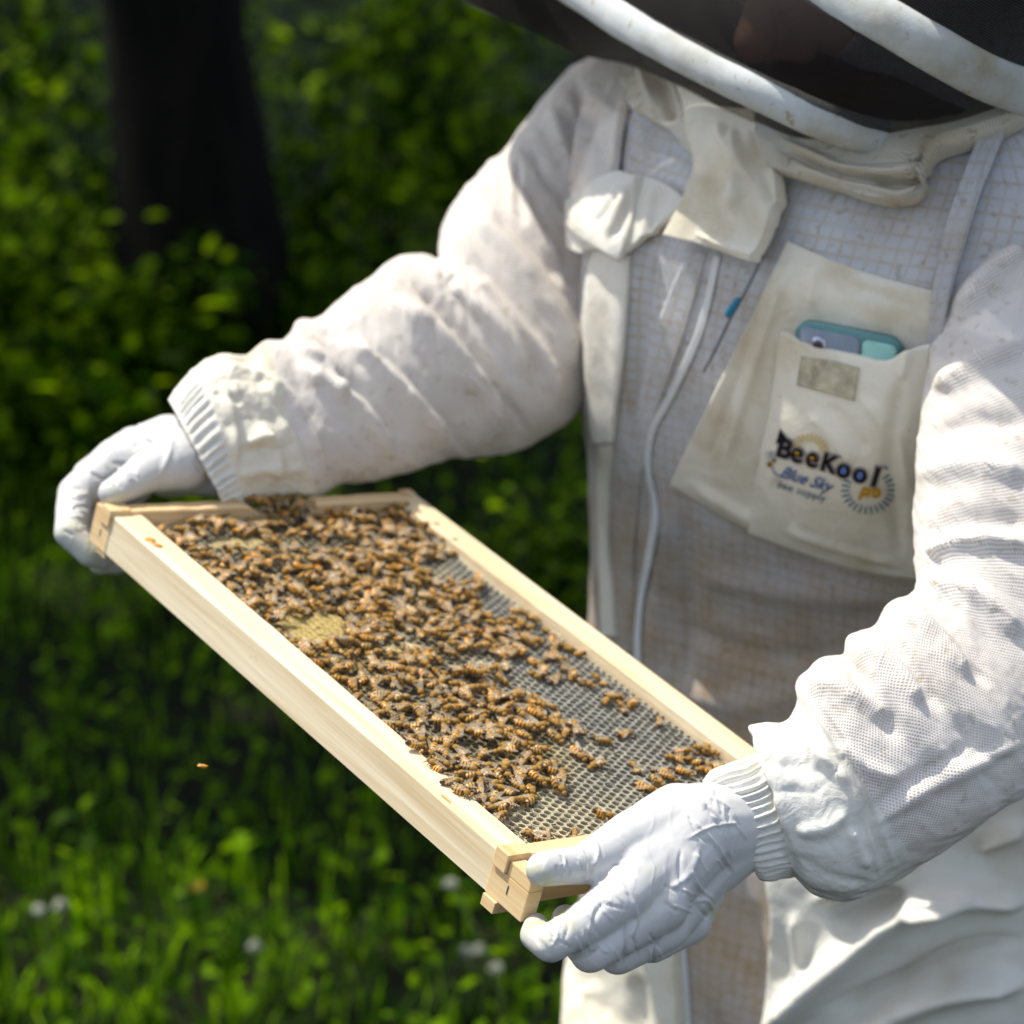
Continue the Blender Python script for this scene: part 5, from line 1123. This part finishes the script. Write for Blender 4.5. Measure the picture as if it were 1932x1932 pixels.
# crown of the hat above the upper hoop: net band, then white cloth dome
cU = Up.mean(0); H1 = cU + (Up - cU) * .93 + nU * .075; net('face_net', Up, H1, 12, .008, 9, 'dark net above the upper hoop')
dome = []
for a_ in np.linspace(0, math.pi / 2, 16): dome.append(cU + (Up - cU) * 1.07 * math.cos(a_) * (1.0 if a_ > .01 else 1.0) + nU * (.076 + .11 * math.sin(a_)))
Dm = np.array(dome); Dm += fbm(Dm * 12, 3, 14)[..., None] * .006
link('hat_crown', mesh('hat_crown', Dm.reshape(-1, 3), grid_faces(16, len(Up), True), m_cotton), person)['label'] = 'white cloth top of the veil'
brim = cU + (Up - cU) * 1.04 + nU * .074
net('hat_brim', H1, brim, 4, 0, 15, None, m_cotton)
# black net skirt under the lower hoop, falling to the collar
K1 = [(800, -110, 2.20), (868, -2, 2.12), (1008, 60, 2.06), (1093, 102, 2.03), (1178, 120, 2.01), (1270, 156, 1.985), (1376, 212, 1.955), (1461, 252, 1.935), (1530, 284, 1.925), (1620, 296, 1.93), (1700, 286, 1.95), (1770, 250, 2.0), (1810, 150, 2.10), (1720, -30, 2.24), (1440, -200, 2.34), (1120, -300, 2.34), (900, -230, 2.27)]
Kp = align(Lp, loop(K1)); net('skirt_net', Lp - nL * .008, Kp, 14, .004, 18, 'black net skirt below the lower hoop')
cK = np.array(cen[-1]) + np.array([-.01, -.01, -.05]); Kin = cK + (Kp - Kp.mean(0)) * .45; net('skirt_net', Kp, Kin, 10, .0, 19, None)

# ---- body inside the suit (one continuous surface), with head, hands and feet
hc = np.array([.215, 1.955, 1.565]); fd = np.array([-.55, -.64, -.53]); fd /= np.linalg.norm(fd); rt_ = np.array([.76, -.65, 0]); upv = np.cross(rt_, fd); upv = upv if upv[2] > 0 else -upv
bp = [cone_hull(hc + upv * .02 - fd * .015, hc + upv * .02 + fd * .01, .088, .086, 18, 24), cone_hull(hc - upv * .03 + fd * .02, hc - upv * .075 + fd * .035, .066, .045), cone_hull(hc + fd * .085 + upv * .005, hc + fd * .112 - upv * .018, .010, .015),
      cone_hull(hc + fd * .088 - upv * .045 - rt_ * .015, hc + fd * .088 - upv * .045 + rt_ * .015, .009, .009), cone_hull(hc + fd * .082 + upv * .025 - rt_ * .045, hc + fd * .082 + upv * .025 + rt_ * .045, .013, .013)]
for s in (-1, 1): bp.append(cone_hull(hc + rt_ * .083 * s + upv * .02, hc + rt_ * .090 * s - upv * .025, .016, .010))
nk = cen[-20] + np.array([0, 0, -.03]); bp.append(cone_hull(hc - upv * .03 - fd * .02, nk, .058, .062))
def tc(z): return np.array([np.interp(z, cen[:, 2], cen[:, k]) for k in range(3)])
bp += [cone_hull(nk, tc(1.28), .055, .09), cone_hull(tc(1.27) - sH * .07, tc(1.02) - sH * .07, .085, .095), cone_hull(tc(1.27) + sH * .07, tc(1.02) + sH * .07, .085, .095), cone_hull(tc(1.02) - sH * .07, tc(.82) - sH * .08, .095, .095), cone_hull(tc(1.02) + sH * .07, tc(.82) + sH * .08, .095, .095)]
hipL, hipR = tc(.85) - sH * .10, tc(.85) + sH * .10
for hp, sg in ((hipL, -1), (hipR, 1)):
    kn = np.array([hp[0], hp[1], .48]) + fH * .02 + sH * .01 * sg; an = np.array([hp[0], hp[1], .09]) - fH * .02 + sH * .02 * sg; bp += [cone_hull(hp, kn, .085, .058), cone_hull(kn, an, .056, .038), cone_hull(an - [0, 0, .03], an + fH * .16 - [0, 0, .05], .036, .03)]
def arm(C, G, k0):
    idx = np.linspace(k0, len(C) - 140, 8).astype(int); r = np.linspace(.024, .042, 8)
    return [cone_hull(C[a], C[b], r[i], r[i + 1]) for i, (a, b) in enumerate(zip(idx[:-1], idx[1:]))]
bp += arm(LC, LG, 4) + arm(RC, RG, 4) + [cone_hull(LC[-140], LC[-80] , .034, .028), cone_hull(LC[-80], tc(1.30) - sH * .08 - fH * .08, .028, .035), cone_hull(RC[-140], tc(1.30) + sH * .08, .036, .045)]
for ch in (RH, RF, LH, LF):
    for a, b, ra, rb in bones(ch): bp.append(cone_hull(a, b, max(.0045, ra - .0042), max(.0045, rb - .0042)))
bp += [cone_hull(P(1400, 1556, 1.70), RC[12], .022, .024), cone_hull(P(415, 850, 2.003), LC[12], .020, .022)]
bme, V, N = voxel(bp, .0035, 3, 'body')
t = NT('skin'); o = t.obj(); t.bsdf(t.mix(t.noise(o, 40, 4), (.34, .17, .11, 1), (.46, .25, .17, 1)), .5, t.noise(o, 300, 3), .0005, .5, .4); m_skin = t.m
bme.materials.clear(); bme.materials.append(m_skin); bme.polygons.foreach_set('use_smooth', np.full(len(bme.polygons), True)); body = link('body', bme, person)
m_hair = mat_plain('hair', (.05, .03, .02, 1), .6)
hv, hf, _ = ellip((0, 0, 0), (.096, .096, .075), 18, 24); hv = hc + upv * .055 - fd * .02 + hv[:, :1] * upv * .8 + hv[:, 1:2] * rt_ + hv[:, 2:] * fd; link('hair', mesh('hair', hv + fbm(hv * 60, 3)[:, None] * .004, hf, m_hair), body)
m_dk2 = mat_plain('eye', (.03, .02, .02, 1), .2, .6)
for s in (-1, 1):
    ev, ef, _ = ellip((0, 0, 0), (.011, .011, .011), 8, 10); link('eye', mesh('eye', ev + hc + fd * .078 + upv * .008 + rt_ * .03 * s, ef, m_dk2), body)
# trouser legs and boots
m_boot = mat_plain('boot_rubber', (.03, .035, .03, 1), .5)
for hp, sg in ((hipL, -1), (hipR, 1)):
    zz = np.linspace(.80, .13, 60); pth = np.stack([hp[0] + sH[0] * .02 * sg * (1 - zz), hp[1] + sH[1] * .02 * sg * (1 - zz), zz], -1); rr = np.interp(zz, [.13, .2, .5, .8], [.085, .075, .095, .125])
    V, Fq = tube_mesh(pth, rr, 60, .10, 33); link('trouser_leg', mesh('trouser_leg', V, Fq, m_cotton), person)
    an = np.array([pth[-1][0], pth[-1][1], 0]); pth = spline([an + [0, 0, .30], an + [0, 0, .08], an + fH * .05 + [0, 0, .055], an + fH * .13 + [0, 0, .045], an + fH * .19 + [0, 0, .04]], 24)
    V, Fq = tube_mesh(pth, np.interp(np.linspace(0, 1, 24), [0, .4, .6, .9, 1], [.062, .058, .052, .045, .02]), 24); V[:, 2] = np.maximum(V[:, 2], .004); link('boot', mesh('boot', V, Fq, m_boot), person)
